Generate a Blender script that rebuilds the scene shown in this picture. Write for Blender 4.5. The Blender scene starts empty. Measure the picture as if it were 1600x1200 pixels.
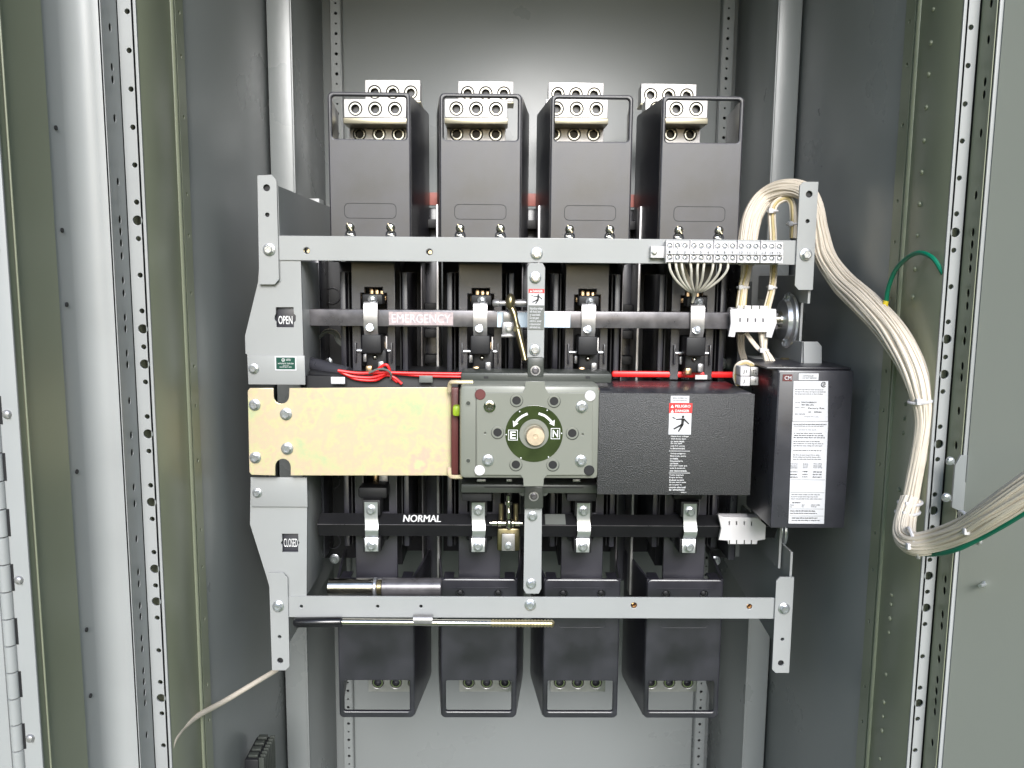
import bpy, bmesh, math, random
from mathutils import Vector, Matrix, Euler
random.seed(7)
R = math.radians
scene = bpy.context.scene
COL = scene.collection

# ------------------------------------------------------------------ camera
FPX = 1280.0
cam_d = bpy.data.cameras.new('camera'); cam = bpy.data.objects.new('camera', cam_d); COL.objects.link(cam)
cam_d.sensor_width = 36; cam_d.lens = 36 * FPX / 1600; cam_d.clip_start = 0.02; cam_d.clip_end = 2000
ROT = Euler((R(90 - 7.4), 0, R(-0.75)), 'XYZ').to_matrix() @ Matrix.Rotation(R(0.5), 3, 'Z')
cam.rotation_euler = ROT.to_euler()
scene.camera = cam

# ------------------------------------------------------------------ sky, sun, exposure
SUN_EL, SUN_AZ = 30, 5          # sun behind the camera, a little to the right
w = bpy.data.worlds.new('World'); scene.world = w; w.use_nodes = True
nt = w.node_tree; bg = nt.nodes['Background']
sky = nt.nodes.new('ShaderNodeTexSky'); sky.sky_type = 'NISHITA'; sky.sun_disc = False
sd = Vector((math.sin(R(SUN_AZ)) * math.cos(R(SUN_EL)), -math.cos(R(SUN_AZ)) * math.cos(R(SUN_EL)), math.sin(R(SUN_EL))))
sky.sun_elevation = R(SUN_EL); sky.sun_rotation = math.atan2(sd.x, sd.y)
sky.dust_density = 1.2; sky.air_density = 1.2; sky.ozone_density = 3
nt.links.new(sky.outputs[0], bg.inputs[0]); bg.inputs[1].default_value = 0.15
sl = bpy.data.lights.new('sun', 'SUN'); sl.energy = 2.1; sl.angle = R(24); sl.color = (1, 0.99, 0.98)
so = bpy.data.objects.new('sun', sl); COL.objects.link(so); so.rotation_euler = sd.to_track_quat('Z', 'Y').to_euler()
scene.view_settings.view_transform = 'Standard'; scene.view_settings.look = 'None'
scene.view_settings.gamma = 1; scene.view_settings.exposure = 0.9

# ------------------------------------------------------------------ materials
def mat(name, col, rough=.5, metal=0, spec=.5, noise=0, nscale=30, bump=0, bscale=400, coat=0, col2=None, rvar=0):
    m = bpy.data.materials.new(name); m.use_nodes = True; t = m.node_tree; b = t.nodes['Principled BSDF']
    b.inputs['Base Color'].default_value = (*col, 1); b.inputs['Roughness'].default_value = rough
    b.inputs['Metallic'].default_value = metal; b.inputs['Specular IOR Level'].default_value = spec
    b.inputs['Coat Weight'].default_value = coat
    tc = t.nodes.new('ShaderNodeTexCoord')
    if noise or rvar:
        n = t.nodes.new('ShaderNodeTexNoise'); n.inputs['Scale'].default_value = nscale; n.inputs['Detail'].default_value = 6
        t.links.new(tc.outputs['Object'], n.inputs[0])
        if noise:
            r = t.nodes.new('ShaderNodeValToRGB'); c2 = col2 or tuple(c * (1 - noise) for c in col)
            r.color_ramp.elements[0].color = (*c2, 1); r.color_ramp.elements[1].color = (*col, 1)
            lo_hi = (.35, .62) if noise > .15 else (.2, .85); r.color_ramp.elements[0].position = lo_hi[0]; r.color_ramp.elements[1].position = lo_hi[1]
            t.links.new(n.outputs[0], r.inputs[0]); t.links.new(r.outputs[0], b.inputs['Base Color'])
        if rvar:
            mr = t.nodes.new('ShaderNodeMapRange'); mr.inputs[1].default_value = .15; mr.inputs[2].default_value = .85
            mr.inputs[3].default_value = max(.03, rough - rvar); mr.inputs[4].default_value = rough + rvar
            t.links.new(n.outputs[0], mr.inputs[0]); t.links.new(mr.outputs[0], b.inputs['Roughness'])
    if bump:
        n2 = t.nodes.new('ShaderNodeTexNoise'); n2.inputs['Scale'].default_value = bscale; n2.inputs['Detail'].default_value = 3
        t.links.new(tc.outputs['Object'], n2.inputs[0])
        bp = t.nodes.new('ShaderNodeBump'); bp.inputs['Strength'].default_value = bump; bp.inputs['Distance'].default_value = .001
        t.links.new(n2.outputs[0], bp.inputs['Height']); t.links.new(bp.outputs[0], b.inputs['Normal'])
    return m
M = {}
M['paint'] = mat('grey_enamel', (.375, .385, .385), .37, noise=.12, nscale=11, bump=.05, bscale=90, rvar=.10)
M['cabinet'] = mat('cabinet_enamel', (.25, .264, .262), .30, noise=.05, nscale=5, bump=.06, bscale=45, rvar=.07)
M['post'] = mat('grey_enamel_green_bounce', (.27, .29, .205), .33, noise=.05, nscale=6, bump=.06, bscale=45, rvar=.05)  # same grey enamel, with green light from outside mixed into the colour
M['outer'] = mat('casing_enamel_green_bounce', (.30, .315, .28), .34, noise=.05, nscale=6, bump=.06, bscale=45, rvar=.05)  # cabinet grey with a little of the green outdoor light painted in
M['black'] = mat('black_moulding', (.028, .027, .037), .36, noise=.55, nscale=16, bump=.12, bscale=900, rvar=.13, spec=1.0)
M['dark'] = mat('black_insulation_and_hole_shade', (.012, .012, .014), .55, noise=.3, nscale=20)  # real insulation, also the dark put behind holes in place of shade
M['pebble'] = mat('black_pebbled', (.05, .05, .052), .45, noise=.85, nscale=700, bump=1.0, bscale=800, col2=(.012, .012, .013), spec=.8)
M['module'] = mat('dark_grey_module', (.05, .05, .06), .3, noise=.2, nscale=30, rvar=.08, spec=.6)
M['shaft'] = mat('dark_steel_bar', (.20, .19, .20), .32, metal=.55, noise=.3, nscale=60, rvar=.1)
M['zinc'] = mat('bright_zinc', (.66, .68, .71), .28, metal=.8)
M['bronze'] = mat('pale_bronze', (.80, .66, .50), .42, metal=.8, noise=.2, nscale=120)
M['drive'] = mat('drive_enamel_with_reflection', (.235, .243, .21), .34, noise=.06, nscale=14, bump=.05, bscale=700, rvar=.05)  # grey enamel with the dark olive reflection of a bystander painted in
M['tin'] = mat('tinned_metal', (.44, .43, .43), .36, metal=.65, noise=.2, nscale=60, rvar=.1)
M['steel'] = mat('polished_steel', (.66, .63, .55), .16, metal=1, noise=.2, nscale=90, rvar=.06)
M['steel_y'] = mat('yellowed_steel', (.58, .50, .30), .3, metal=.9, noise=.2, nscale=90)
M['brass'] = mat('olive_brass', (.34, .29, .17), .3, metal=.9, noise=.3, nscale=90)
M['copper'] = mat('copper_contact', (.75, .52, .30), .3, metal=.9, noise=.5, nscale=90)
M['white'] = mat('white_nylon', (.70, .68, .69), .45, noise=.05, nscale=40)
M['wire'] = mat('cream_wire', (.74, .66, .55), .6, noise=.12, nscale=60)
M['wirew'] = mat('white_wire', (.78, .74, .66), .45)
M['wirey'] = mat('yellowed_wire', (.60, .48, .22), .5, noise=.2, nscale=60)
M['red'] = mat('red_insulation', (.75, .02, .02), .35)
M['brick'] = mat('red_board', (.58, .21, .18), .5, noise=.3, nscale=30)
M['green'] = mat('green_insulation', (.0, .16, .09), .4)
M['yellow'] = mat('yellow_sleeve', (.75, .58, .04), .4)
M['label'] = mat('white_label', (.66, .66, .69), .45)
M['lred'] = mat('red_label', (.72, .05, .05), .4)
M['lgreen'] = mat('green_label', (.01, .07, .05), .3)
M['ink'] = mat('black_ink', (.02, .02, .02), .5)
M['inkw'] = mat('white_ink', (.85, .85, .85), .5)
M['foil'] = mat('pinkish_foil', (.60, .50, .52), .3, metal=.3, noise=.35, nscale=240, col2=(.42, .36, .40))
M['ledge'] = mat('tin_with_yellow_reflection', (.50, .46, .34), .35, metal=.6)  # yellow reflection on the lug's lower bevel, painted into the tin
M['grip'] = mat('glossy_black_grip', (.012, .012, .014), .18)
M['grey_lbl'] = mat('grey_label', (.16, .17, .16), .4)
M['blue'] = mat('pale_blue_label', (.62, .74, .85), .3)
M['cast'] = mat('dark_grey_casting', (.06, .066, .058), .36, noise=.15, nscale=60, bump=.1)
M['olive'] = mat('dark_olive_dial', (.045, .062, .022), .08, noise=.3, nscale=45, spec=1.0)
M['maroon'] = mat('maroon_plug', (.14, .04, .04), .4)
M['lime'] = mat('lime_plastic', (.35, .5, .03), .4)
# iridescent yellow zinc plating: patches of yellow, pink and pale green
m = mat('yellow_zinc_plate', (.9, .8, .55), .32, metal=.3, rvar=.05, nscale=20)
t = m.node_tree; b = t.nodes['Principled BSDF']; tc = t.nodes.new('ShaderNodeTexCoord')
n1 = t.nodes.new('ShaderNodeTexNoise'); n1.inputs['Scale'].default_value = 19; n1.inputs['Detail'].default_value = 7; n1.inputs['Roughness'].default_value = .62; n1.inputs['Distortion'].default_value = .1
t.links.new(tc.outputs['Object'], n1.inputs[0])
rp = t.nodes.new('ShaderNodeValToRGB'); e = rp.color_ramp.elements
e[0].position = .3; e[0].color = (.52, .66, .40, 1); e[1].position = .72; e[1].color = (.66, .72, .40, 1)
for p_, c_ in ((.42, (.72, .67, .40, 1)), (.50, (.74, .60, .43, 1)), (.56, (.72, .67, .39, 1)), (.64, (.74, .53, .43, 1))):
    x_ = e.new(p_); x_.color = c_
t.links.new(n1.outputs[0], rp.inputs[0]); t.links.new(rp.outputs[0], b.inputs['Base Color']); M['gold'] = m

# ------------------------------------------------------------------ pixel to world
def U(px, py, Y):
    d = ROT @ Vector(((px - 800) / FPX, -(py - 600) / FPX, -1)); d = d * (Y / d.y); return d
def UX(px, py, X):                      # point on the plane X = const
    d = ROT @ Vector(((px - 800) / FPX, -(py - 600) / FPX, -1)); return d * (X / d.x)
def rect(x0, y0, x1, y1, Y):
    a, b, c, d = U(x0, y0, Y), U(x1, y0, Y), U(x0, y1, Y), U(x1, y1, Y)
    return (a.x + c.x) / 2, (b.x + d.x) / 2, (c.z + d.z) / 2, (a.z + b.z) / 2      # X0 X1 Z0 Z1
def S(px, Y=1.0): return px * Y / FPX   # a length in pixels at depth Y

# ------------------------------------------------------------------ building helpers
def thing(name, label, cat, loc, group=None):
    o = bpy.data.objects.new(name, None); o.empty_display_size = .02; COL.objects.link(o); o.location = loc
    o['label'] = label; o['category'] = cat
    if group: o['group'] = group
    return o
def tag(o, label, cat, group=None):
    o['label'] = label; o['category'] = cat
    if group: o['group'] = group
    return o
def root_loc(p):
    v = Vector((0, 0, 0))
    while p is not None: v = v + p.location; p = p.parent
    return v
def finish(name, me, m, parent=None, smooth=True):
    me.materials.clear(); me.materials.append(M[m] if isinstance(m, str) else m)
    if parent is None:
        xs = [v.co.copy() for v in me.vertices]
        c = sum(xs, Vector()) / max(1, len(xs))
    else: c = root_loc(parent)
    me.transform(Matrix.Translation(-c))
    if smooth:
        me.polygons.foreach_set('use_smooth', [True] * len(me.polygons)); me.set_sharp_from_angle(angle=R(38))
    o = bpy.data.objects.new(name, me); COL.objects.link(o)
    if parent is None: o.location = c
    else: o.parent = parent
    return o
def obj(name, bm, m, parent=None, smooth=True):
    bmesh.ops.recalc_face_normals(bm, faces=bm.faces)
    me = bpy.data.meshes.new(name); bm.to_mesh(me); bm.free()
    return finish(name, me, m, parent, smooth)
def box(bm, x0, x1, y0, y1, z0, z1, bev=0, seg=2):
    g = bmesh.ops.create_cube(bm, size=1)
    vs = g['verts']
    for v in vs: v.co = Vector(((x0 + x1) / 2 + v.co.x * (x1 - x0), (y0 + y1) / 2 + v.co.y * (y1 - y0), (z0 + z1) / 2 + v.co.z * (z1 - z0)))
    if bev:
        es = list({e for v in vs for e in v.link_edges})
        bmesh.ops.bevel(bm, geom=es, offset=bev, segments=seg, affect='EDGES', profile=.5)
    return bm
def B(name, m, parent, x0, x1, y0, y1, z0, z1, bev=.0006):
    return obj(name, box(bmesh.new(), min(x0, x1), max(x0, x1), min(y0, y1), max(y0, y1), min(z0, z1), max(z0, z1), bev), m, parent)
def PB(name, m, parent, x0, y0, x1, y1, Y, depth, bev=.0006):        # box whose front face is a pixel rectangle
    a, b_, c, d = rect(x0, y0, x1, y1, Y)
    return B(name, m, parent, a, b_, Y, Y + depth, c, d, bev)
def circ(cx, cz, r, n=20): return [(cx + r * math.cos(2 * math.pi * i / n), cz + r * math.sin(2 * math.pi * i / n)) for i in range(n)]
def plate_mesh(outer, holes, t, bev=.0003):
    cu = bpy.data.curves.new('tmp', 'CURVE'); cu.dimensions = '2D'; cu.fill_mode = 'BOTH'
    cu.extrude = max(t / 2 - bev, .00005); cu.bevel_depth = bev; cu.bevel_resolution = 1; cu.offset = -bev
    for pts in [outer] + holes:
        sp = cu.splines.new('POLY'); sp.points.add(len(pts) - 1); sp.use_cyclic_u = True
        for i, p in enumerate(pts): sp.points[i].co = (p[0], p[1], 0, 1)
    o = bpy.data.objects.new('tmp', cu); me = bpy.data.meshes.new_from_object(o)
    bpy.data.objects.remove(o); bpy.data.curves.remove(cu); return me
def plate(name, m, parent, outer, holes, Y, t, bev=.0003):           # plate facing the camera, outline in world X, Z
    me = plate_mesh(outer, holes, t, bev)
    me.transform(Matrix(((1, 0, 0, 0), (0, 0, -1, Y + t / 2), (0, 1, 0, 0), (0, 0, 0, 1))))
    return finish(name, me, m, parent)
def plateX(name, m, parent, outer, holes, X, t, bev=.0003):          # plate facing sideways, outline in world Y, Z
    me = plate_mesh(outer, holes, t, bev)
    me.transform(Matrix(((0, 0, 1, X), (1, 0, 0, 0), (0, 1, 0, 0), (0, 0, 0, 1))))
    return finish(name, me, m, parent)
def P2(pts, Y): return [(lambda v: (v.x, v.z))(U(x, y, Y)) for x, y in pts]
def H(x, y, r, Y, n=18): v = U(x, y, Y); return circ(v.x, v.z, S(r, Y), n)
def rrect(x0, x1, z0, z1, r, n=4):
    out = []
    for cx, cz, a in ((x1 - r, z1 - r, 0), (x0 + r, z1 - r, 90), (x0 + r, z0 + r, 180), (x1 - r, z0 + r, 270)):
        for i in range(n + 1):
            q = R(a + 90 * i / n); out.append((cx + r * math.cos(q), cz + r * math.sin(q)))
    return out
def cyl(bm, a, b_, r0, r1=None, n=20, caps=True):
    r1 = r0 if r1 is None else r1; a = Vector(a); b_ = Vector(b_); d = (b_ - a).normalized()
    u = d.orthogonal().normalized(); v = d.cross(u)
    A = [bm.verts.new(a + (u * math.cos(2 * math.pi * i / n) + v * math.sin(2 * math.pi * i / n)) * r0) for i in range(n)]
    C = [bm.verts.new(b_ + (u * math.cos(2 * math.pi * i / n) + v * math.sin(2 * math.pi * i / n)) * r1) for i in range(n)]
    for i in range(n): bm.faces.new((A[i], A[(i + 1) % n], C[(i + 1) % n], C[i]))
    if caps: bm.faces.new(A[::-1]); bm.faces.new(C)
    return bm
def lathe(bm, a, d, prof, n=24):                                     # prof: (distance along d, radius)
    a = Vector(a); d = Vector(d).normalized(); u = d.orthogonal().normalized(); v = d.cross(u); rings = []
    for s, r in prof:
        rings.append([bm.verts.new(a + d * s + (u * math.cos(2 * math.pi * i / n) + v * math.sin(2 * math.pi * i / n)) * max(r, 1e-5)) for i in range(n)])
    for p, q in zip(rings, rings[1:]):
        for i in range(n): bm.faces.new((p[i], p[(i + 1) % n], q[(i + 1) % n], q[i]))
    bm.faces.new(rings[0][::-1]); bm.faces.new(rings[-1]); return bm
def spline(pts, k=8):
    pts = [Vector(p) for p in pts]; P = [2 * pts[0] - pts[1]] + pts + [2 * pts[-1] - pts[-2]]; out = []
    for i in range(1, len(P) - 2):
        p0, p1, p2, p3 = P[i - 1:i + 3]
        for j in range(k):
            t_ = j / k
            out.append(.5 * ((2 * p1) + (p2 - p0) * t_ + (2 * p0 - 5 * p1 + 4 * p2 - p3) * t_ ** 2 + (3 * p1 - p0 - 3 * p2 + p3) * t_ ** 3))
    out.append(pts[-1]); return out
def frames(path):
    fr = []; u = None
    for i, p in enumerate(path):
        d = (path[min(i + 1, len(path) - 1)] - path[max(i - 1, 0)]).normalized()
        u = d.orthogonal().normalized() if u is None else (u - d * u.dot(d)).normalized()
        fr.append((p, d, u, d.cross(u)))
    return fr
def tube(bm, path, r, n=8):
    rings = []
    rr = r if isinstance(r, (list, tuple)) else [r] * len(path)
    for (p, d, u, v), q in zip(frames(path), rr):
        rings.append([bm.verts.new(p + (u * math.cos(2 * math.pi * i / n) + v * math.sin(2 * math.pi * i / n)) * q) for i in range(n)])
    for a, b_ in zip(rings, rings[1:]):
        for i in range(n): bm.faces.new((a[i], a[(i + 1) % n], b_[(i + 1) % n], b_[i]))
    bm.faces.new(rings[0][::-1]); bm.faces.new(rings[-1]); return bm
def bundle(parent, pts, rads, wr, n, m, twist=1.5, name='strand', flat=1.0, m2=None, seed=0):
    rnd = random.Random(seed)
    path = spline(pts, 7); fr = frames(path); L = len(path)
    rad = [rads[0] + (rads[-1] - rads[0]) * i / (L - 1) for i in range(L)] if len(rads) == 2 else \
          [rads[min(int(i / (L - 1) * (len(rads) - 1)), len(rads) - 2)] * (1 - (i / (L - 1) * (len(rads) - 1)) % 1) + rads[min(int(i / (L - 1) * (len(rads) - 1)) + 1, len(rads) - 1)] * ((i / (L - 1) * (len(rads) - 1)) % 1) for i in range(L)]
    obj('bundle_core', tube(bmesh.new(), path, [max(q - wr * 1.3, wr * .5) for q in rad], 10), m, parent)
    for k in range(n):
        inner = k >= n * .65
        a0 = 2 * math.pi * k / (n * .65) + rnd.random() * .4; ph = rnd.random() * 6
        q = (.86 if inner else 1.0)
        sp = []
        for i, (p, d, u, v) in enumerate(fr):
            a = a0 + twist * i / L + .09 * math.sin(i * .2 + ph)
            rr = (rad[i] - wr) * q * (1 + .025 * math.sin(i * .3 + ph))
            sp.append(p + u * math.cos(a) * rr + v * math.sin(a) * rr * flat)
        obj(name, tube(bmesh.new(), sp, wr, 6), (m2 if (m2 and k % 3 == 0) else m), parent)
# shared fastener meshes (facing -Y, at the origin)
_cache = {}
def fastener(kind, r, m):
    key = (kind, round(r, 5), m)
    if key in _cache: return _cache[key]
    bm = bmesh.new(); D = (0, -1, 0)
    if kind == 'bolt':
        lathe(bm, (0, 0, 0), D, ((0, r), (r * .14, r), (r * .2, r * .9)), 24)
        lathe(bm, (0, -r * .2, 0), D, ((0, r * .74), (r * .10, r * .74)), 20)
        h = r * .70; A = [(h * math.cos(R(60 * i + 12)), h * math.sin(R(60 * i + 12))) for i in range(6)]
        v0 = [bm.verts.new((x, -r * .3, z)) for x, z in A]; v1 = [bm.verts.new((x, -r * .78, z)) for x, z in A]
        v2 = [bm.verts.new((x * .84, -r * .88, z * .84)) for x, z in A]; v3 = [bm.verts.new((x * .5, -r * .88, z * .5)) for x, z in A]; v4 = [bm.verts.new((x * .42, -r * .78, z * .42)) for x, z in A]
        for p, q in ((v0, v1), (v1, v2), (v2, v3), (v3, v4)):
            for i in range(6): bm.faces.new((p[i], p[(i + 1) % 6], q[(i + 1) % 6], q[i]))
        bm.faces.new(v4)
    elif kind == 'screw':
        prof = [(0, r), (r * .35, r * .97), (r * .6, r * .8), (r * .75, r * .5), (r * .8, r * .1)]
        lathe(bm, (0, 0, 0), D, prof, 24)
        box(bm, -r * .98, r * .98, -r * .83, -r * .5, -r * .1, r * .1)
    elif kind == 'ring':
        lathe(bm, (0, 0, 0), D, ((0, r * .55), (0, r * .55)), 20) if False else None
        n = 24; prof = ((r * .62, .006), (r * .62, -.0012), (r * .7, -.0022), (r * .92, -.0022), (r, -.001), (r, .004))
        rg = [[bm.verts.new((q * math.cos(2 * math.pi * i / n), y, q * math.sin(2 * math.pi * i / n))) for i in range(n)] for q, y in prof]
        for p, q in zip(rg, rg[1:]):
            for i in range(n): bm.faces.new((p[i], p[(i + 1) % n], q[(i + 1) % n], q[i]))
        fl_ = bm.faces.new(rg[0])
        fl_.material_index = 1  # screw wells coloured dark in place of recess shade
        for f_ in bm.faces:
            if all(v.co.y >= -.00125 and math.hypot(v.co.x, v.co.z) < r * .63 for v in f_.verts): f_.material_index = 1
    elif kind == 'hexwell':
        n = 24; prof = ((r, 0), (r * .98, -r * .18), (r * .72, -r * .2), (r * .7, r * .5))
        rg = [[bm.verts.new((q * math.cos(2 * math.pi * i / n), y, q * math.sin(2 * math.pi * i / n))) for i in range(n)] for q, y in prof]
        for p, q in zip(rg, rg[1:]):
            for i in range(n): bm.faces.new((p[i], p[(i + 1) % n], q[(i + 1) % n], q[i]))
    bmesh.ops.recalc_face_normals(bm, faces=bm.faces)
    me = bpy.data.meshes.new(kind); bm.to_mesh(me); bm.free(); me.materials.append(M[m]); me.materials.append(M['module'])
    me.polygons.foreach_set('use_smooth', [True] * len(me.polygons)); me.set_sharp_from_angle(angle=R(35))
    _cache[key] = me; return me
def fast(kind, parent, P, r, m='zinc', name=None, rot=None):
    o = bpy.data.objects.new(name or {'bolt': 'bolt', 'screw': 'screw', 'ring': 'set_screw', 'hexwell': 'bushing'}[kind], fastener(kind, r, m)); COL.objects.link(o)
    o.parent = parent; o.location = Vector(P) - root_loc(parent)
    o.rotation_euler = rot if rot else (0, random.uniform(-1, 1), 0)
    return o
def pbolt(parent, px, py, Y, rpx, m='zinc', kind='bolt', rot=None): return fast(kind, parent, U(px, py, Y), S(rpx, Y), m, rot=rot)
def text(parent, s, X0, X1, Z0, Z1, Y, m, name='lettering', bold=0, align='box', slant=0):
    cu = bpy.data.curves.new('tmp', 'FONT'); cu.body = s; cu.size = 1; cu.offset = bold; cu.space_line = .95; cu.resolution_u = 3
    o = bpy.data.objects.new('tmp', cu); me = bpy.data.meshes.new_from_object(o)
    bpy.data.objects.remove(o); bpy.data.curves.remove(cu)
    xs = [v.co.x for v in me.vertices]; ys = [v.co.y for v in me.vertices]
    ax, bx, ay, by = min(xs), max(xs), min(ys), max(ys)
    sx = (X1 - X0) / (bx - ax); sy = (Z1 - Z0) / (by - ay)
    for v in me.vertices:
        x = X0 + (v.co.x - ax) * sx; z = Z0 + (v.co.y - ay) * sy
        v.co = Vector((x, Y, z))
    return finish(name, me, m, parent, smooth=False)
def ptext(parent, s, x0, y0, x1, y1, Y, m, **k):
    a, b_, c, d = rect(x0, y0, x1, y1, Y); return text(parent, s, a, b_, c, d, Y, m, **k)
def copy_tree(o, off, label=None, group=None):
    c = o.copy(); COL.objects.link(c); c.location = o.location + off
    if label: c['label'] = label
    if group: c['group'] = group
    def rec(src, dst):
        for ch in list(src.children):
            d = ch.copy(); COL.objects.link(d); d.parent = dst; rec(ch, d)
    rec(o, c); return c
ORD = ['leftmost', 'second from the left', 'third from the left', 'rightmost']

# ------------------------------------------------------------------ ground (its green light reaches the cabinet)
gm = mat('mown_grass', (.11, .17, .045), .9, noise=.4, nscale=3, bump=.5, bscale=60)
bm = bmesh.new(); bmesh.ops.create_grid(bm, x_segments=4, y_segments=4, size=400)
for v in bm.verts: v.co.z = -1.42
g_ = obj('ground', bm, gm); g_['kind'] = 'structure'
bm = bmesh.new(); box(bm, -1.1, 1.2, .45, 2.1, -1.45, -1.30, .01)
pad = obj('concrete_pad', bm, mat('pad_concrete', (.38, .37, .34), .9, noise=.25, nscale=8, bump=.4)); pad['kind'] = 'structure'

# unseen leafy wall added in front of the cabinet to send green light in
hm = mat('hedge_leaves', (.12, .22, .03), .6, noise=.6, nscale=6, bump=.6, bscale=20)
bm = bmesh.new(); rnh = random.Random(5); cols = []
for i in range(61):
    q = R(-100 + 200 * i / 60); ring = []
    for j in range(9):
        h_ = j / 8; rr_ = 6.5 + .5 * math.sin(h_ * 3) + rnh.uniform(-.25, .25)
        ring.append(bm.verts.new((rr_ * math.sin(q), -rr_ * math.cos(q), -1.42 + (1.2 + 4.6 * min(1, max(0, (abs(math.degrees(q)) - 24) / 20))) * h_ + rnh.uniform(-.1, .1) + (rnh.uniform(0, .6) if j == 8 else 0))))
    cols.append(ring)
for a, b_ in zip(cols, cols[1:]):
    for j in range(8): bm.faces.new((a[j], b_[j], b_[j + 1], a[j + 1]))
hg = obj('bounce_hedge', bm, hm); hg['kind'] = 'stuff'

# ------------------------------------------------------------------ cabinet
CX = .045; HW = .385; ZB, ZT = -1.28, .73
XL = CX - HW; XR = CX + HW
YB = 1.45
cab = thing('electrical_cabinet', 'grey steel electrical cabinet standing open around the transfer switch', 'electrical cabinet', (CX, 1.1, ZB))
B('back_panel', 'cabinet', cab, XL - .01, XR + .01, YB, YB + .003, ZB, ZT)
B('roof', 'cabinet', cab, XL - .03, XR + .03, .64, YB + .003, ZT, ZT + .003)
B('floor_panel', 'cabinet', cab, XL - .03, XR + .03, .60, YB + .003, ZB - .003, ZB)
for s, X in ((-1, XL), (1, XR)):
    B('side_panel', 'cabinet', cab, X - .0015 + s * .004, X + .0015 + s * .004, .80, YB, ZB, ZT)
    # rear corner post: narrow front-facing leg and a deep side-facing leg
    xi = CX + s * .352
    bm = bmesh.new(); box(bm, min(X, xi), max(X, xi), 1.235, 1.2375, ZB, ZT, .0008)
    obj('corner_post', bm, 'cabinet', cab)
    B('post_flange', 'cabinet', cab, xi - .0012, xi + .0012, 1.238, YB, ZB, ZT)
    # stiffening lip on the front leg edge
    B('post_lip', 'cabinet', cab, xi - s * .004, xi - s * .001, 1.229, 1.235, ZB, ZT, .0008)
# rear perforated rails
for s in (-1, 1):
    px0, px1 = (527, 541) if s < 0 else (1108, 1124)
    a, b_ = U(px0, 600, 1.43).x, U(px1, 600, 1.43).x
    k = 0; zz1 = ZT
    while zz1 > ZB + .01:
        zz0 = max(ZB, zz1 - .0161 * 12); holes = []; z = zz1 - .008
        while z > zz0 + .004:
            holes.append(circ((a + b_) / 2 - s * .001, z, .0018 if k % 2 else .0027, 12)); z -= .0161; k += 1
        plate('mounting_rail', 'cabinet', cab, [(a, zz0), (b_, zz0), (b_, zz1), (a, zz1)], holes, 1.43, .002, .0001); zz1 = zz0
    xe = b_ if s < 0 else a
    B('rail_web', 'cabinet', cab, xe - .001, xe + .001, 1.4325, 1.4495, ZB, ZT)
    B('rail_backing', 'dark', cab, a + .001, b_ - .001, 1.44, 1.4415, ZB, ZT, 0)

def lerp(y, tab):
    for (y0, x0), (y1, x1) in zip(tab, tab[1:]):
        if y <= y1: return x0 + (x1 - x0) * (y - y0) / (y1 - y0)
    return tab[-1][1]
# front strips with their punched holes
LH = [(18, 0), (79, 0), (139.5, 0), (199, 0), (258, 0), (316, 0), (344.5, 1), (373, 0), (430, 0), (486, 0), (514, 1), (542, 0), (569, 1), (597, 0), (651, 0), (678, 1), (705, 0), (758.5, 0), (784.7, 1), (811, 0), (863, 0), (889, 1), (915, 0), (940, 1), (965.5, 0), (1016.5, 0), (1066, 0), (1091, 1), (1115, 0), (1165, 0)]
RH = [(42, 0), (102, 0), (162, 0), (220, 0), (278, 0), (334, 0), (363, 1), (391, 0), (448, 0), (503, 0), (530, 1), (558, 0), (585, 1), (612, 0), (667, 0), (694, 1), (718, 0), (773, 0), (798, 1), (824, 0), (875, 0), (900, 1), (925, 0), (950, 1), (975.6, 0), (1026, 0), (1075, 0), (1099, 1), (1123.6, 0), (1172.6, 0)]
YS = .80
la, lb = U(213, 600, YS).x, U(240, 600, YS).x
ra, rb = U(1462, 600, YS).x, U(1479, 600, YS).x
for (a, b_, hs, pc) in ((la, lb, LH, 226), (ra, rb + .004, RH, 1471)):
    holes = [circ((a + b_) / 2 + .0005, U(pc, y, YS).z, S(7.3 if big else 3.9, YS), 18) for y, big in hs]
    zt = U(pc, 18, YS).z
    for k in range(1, 4): holes.append(circ((a + b_) / 2, zt + .038 * k, S(3.9, YS), 14))
    plate('front_strip', 'paint', cab, [(a, ZB), (b_, ZB), (b_, ZT), (a, ZT)], holes, YS, .0022, .0003)
# channel behind each strip
B('strip_backing', 'post', cab, la - .014, lb - .003, .822, .8235, ZB, ZT)
B('strip_backing', 'post', cab, ra + .008, rb + .016, .822, .8235, ZB, ZT)
# deep side returns behind the strips, ending in a pale ridge
for s, xe in ((-1, lb), (1, ra)):
    xw = xe + (-.0015 if s < 0 else .0015)
    B('return_panel', 'post', cab, xw - .001, xw + .001, .8028, .885, ZB, ZT)
    bm = bmesh.new(); cyl(bm, (xw, .887, ZB), (xw, .887, ZT), .0035, n=12); obj('ridge', bm, 'post', cab)
    plateX('slotted_flange', 'post', cab, [(.892, ZB), (.913, ZB), (.913, ZT), (.892, ZT)],
           [circ(.903, .60 - .062 * k - (.018 if k % 3 == 2 else 0), .0022, 10) for k in range(24)], xw - s * .002, .002, .0002)
# small domes standing in for spots of sunlight on the right return panel
for y in (28, 79, 127, 177, 227, 275, 323, 370, 421, 463, 533, 602, 626, 648, 670, 757, 779, 916, 930, 951, 972, 1034, 1075, 1096, 1117, 1158):
    p = UX(lerp(y, ((0, 1440), (400, 1408), (800, 1388), (1200, 1350))), y, ra + .0004); p.y = .858
    o = fast('screw', cab, p, .0028 if y % 2 else .0022, 'post', name='rivet_and_sun_spot', rot=(0, 0, R(-90)))
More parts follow.
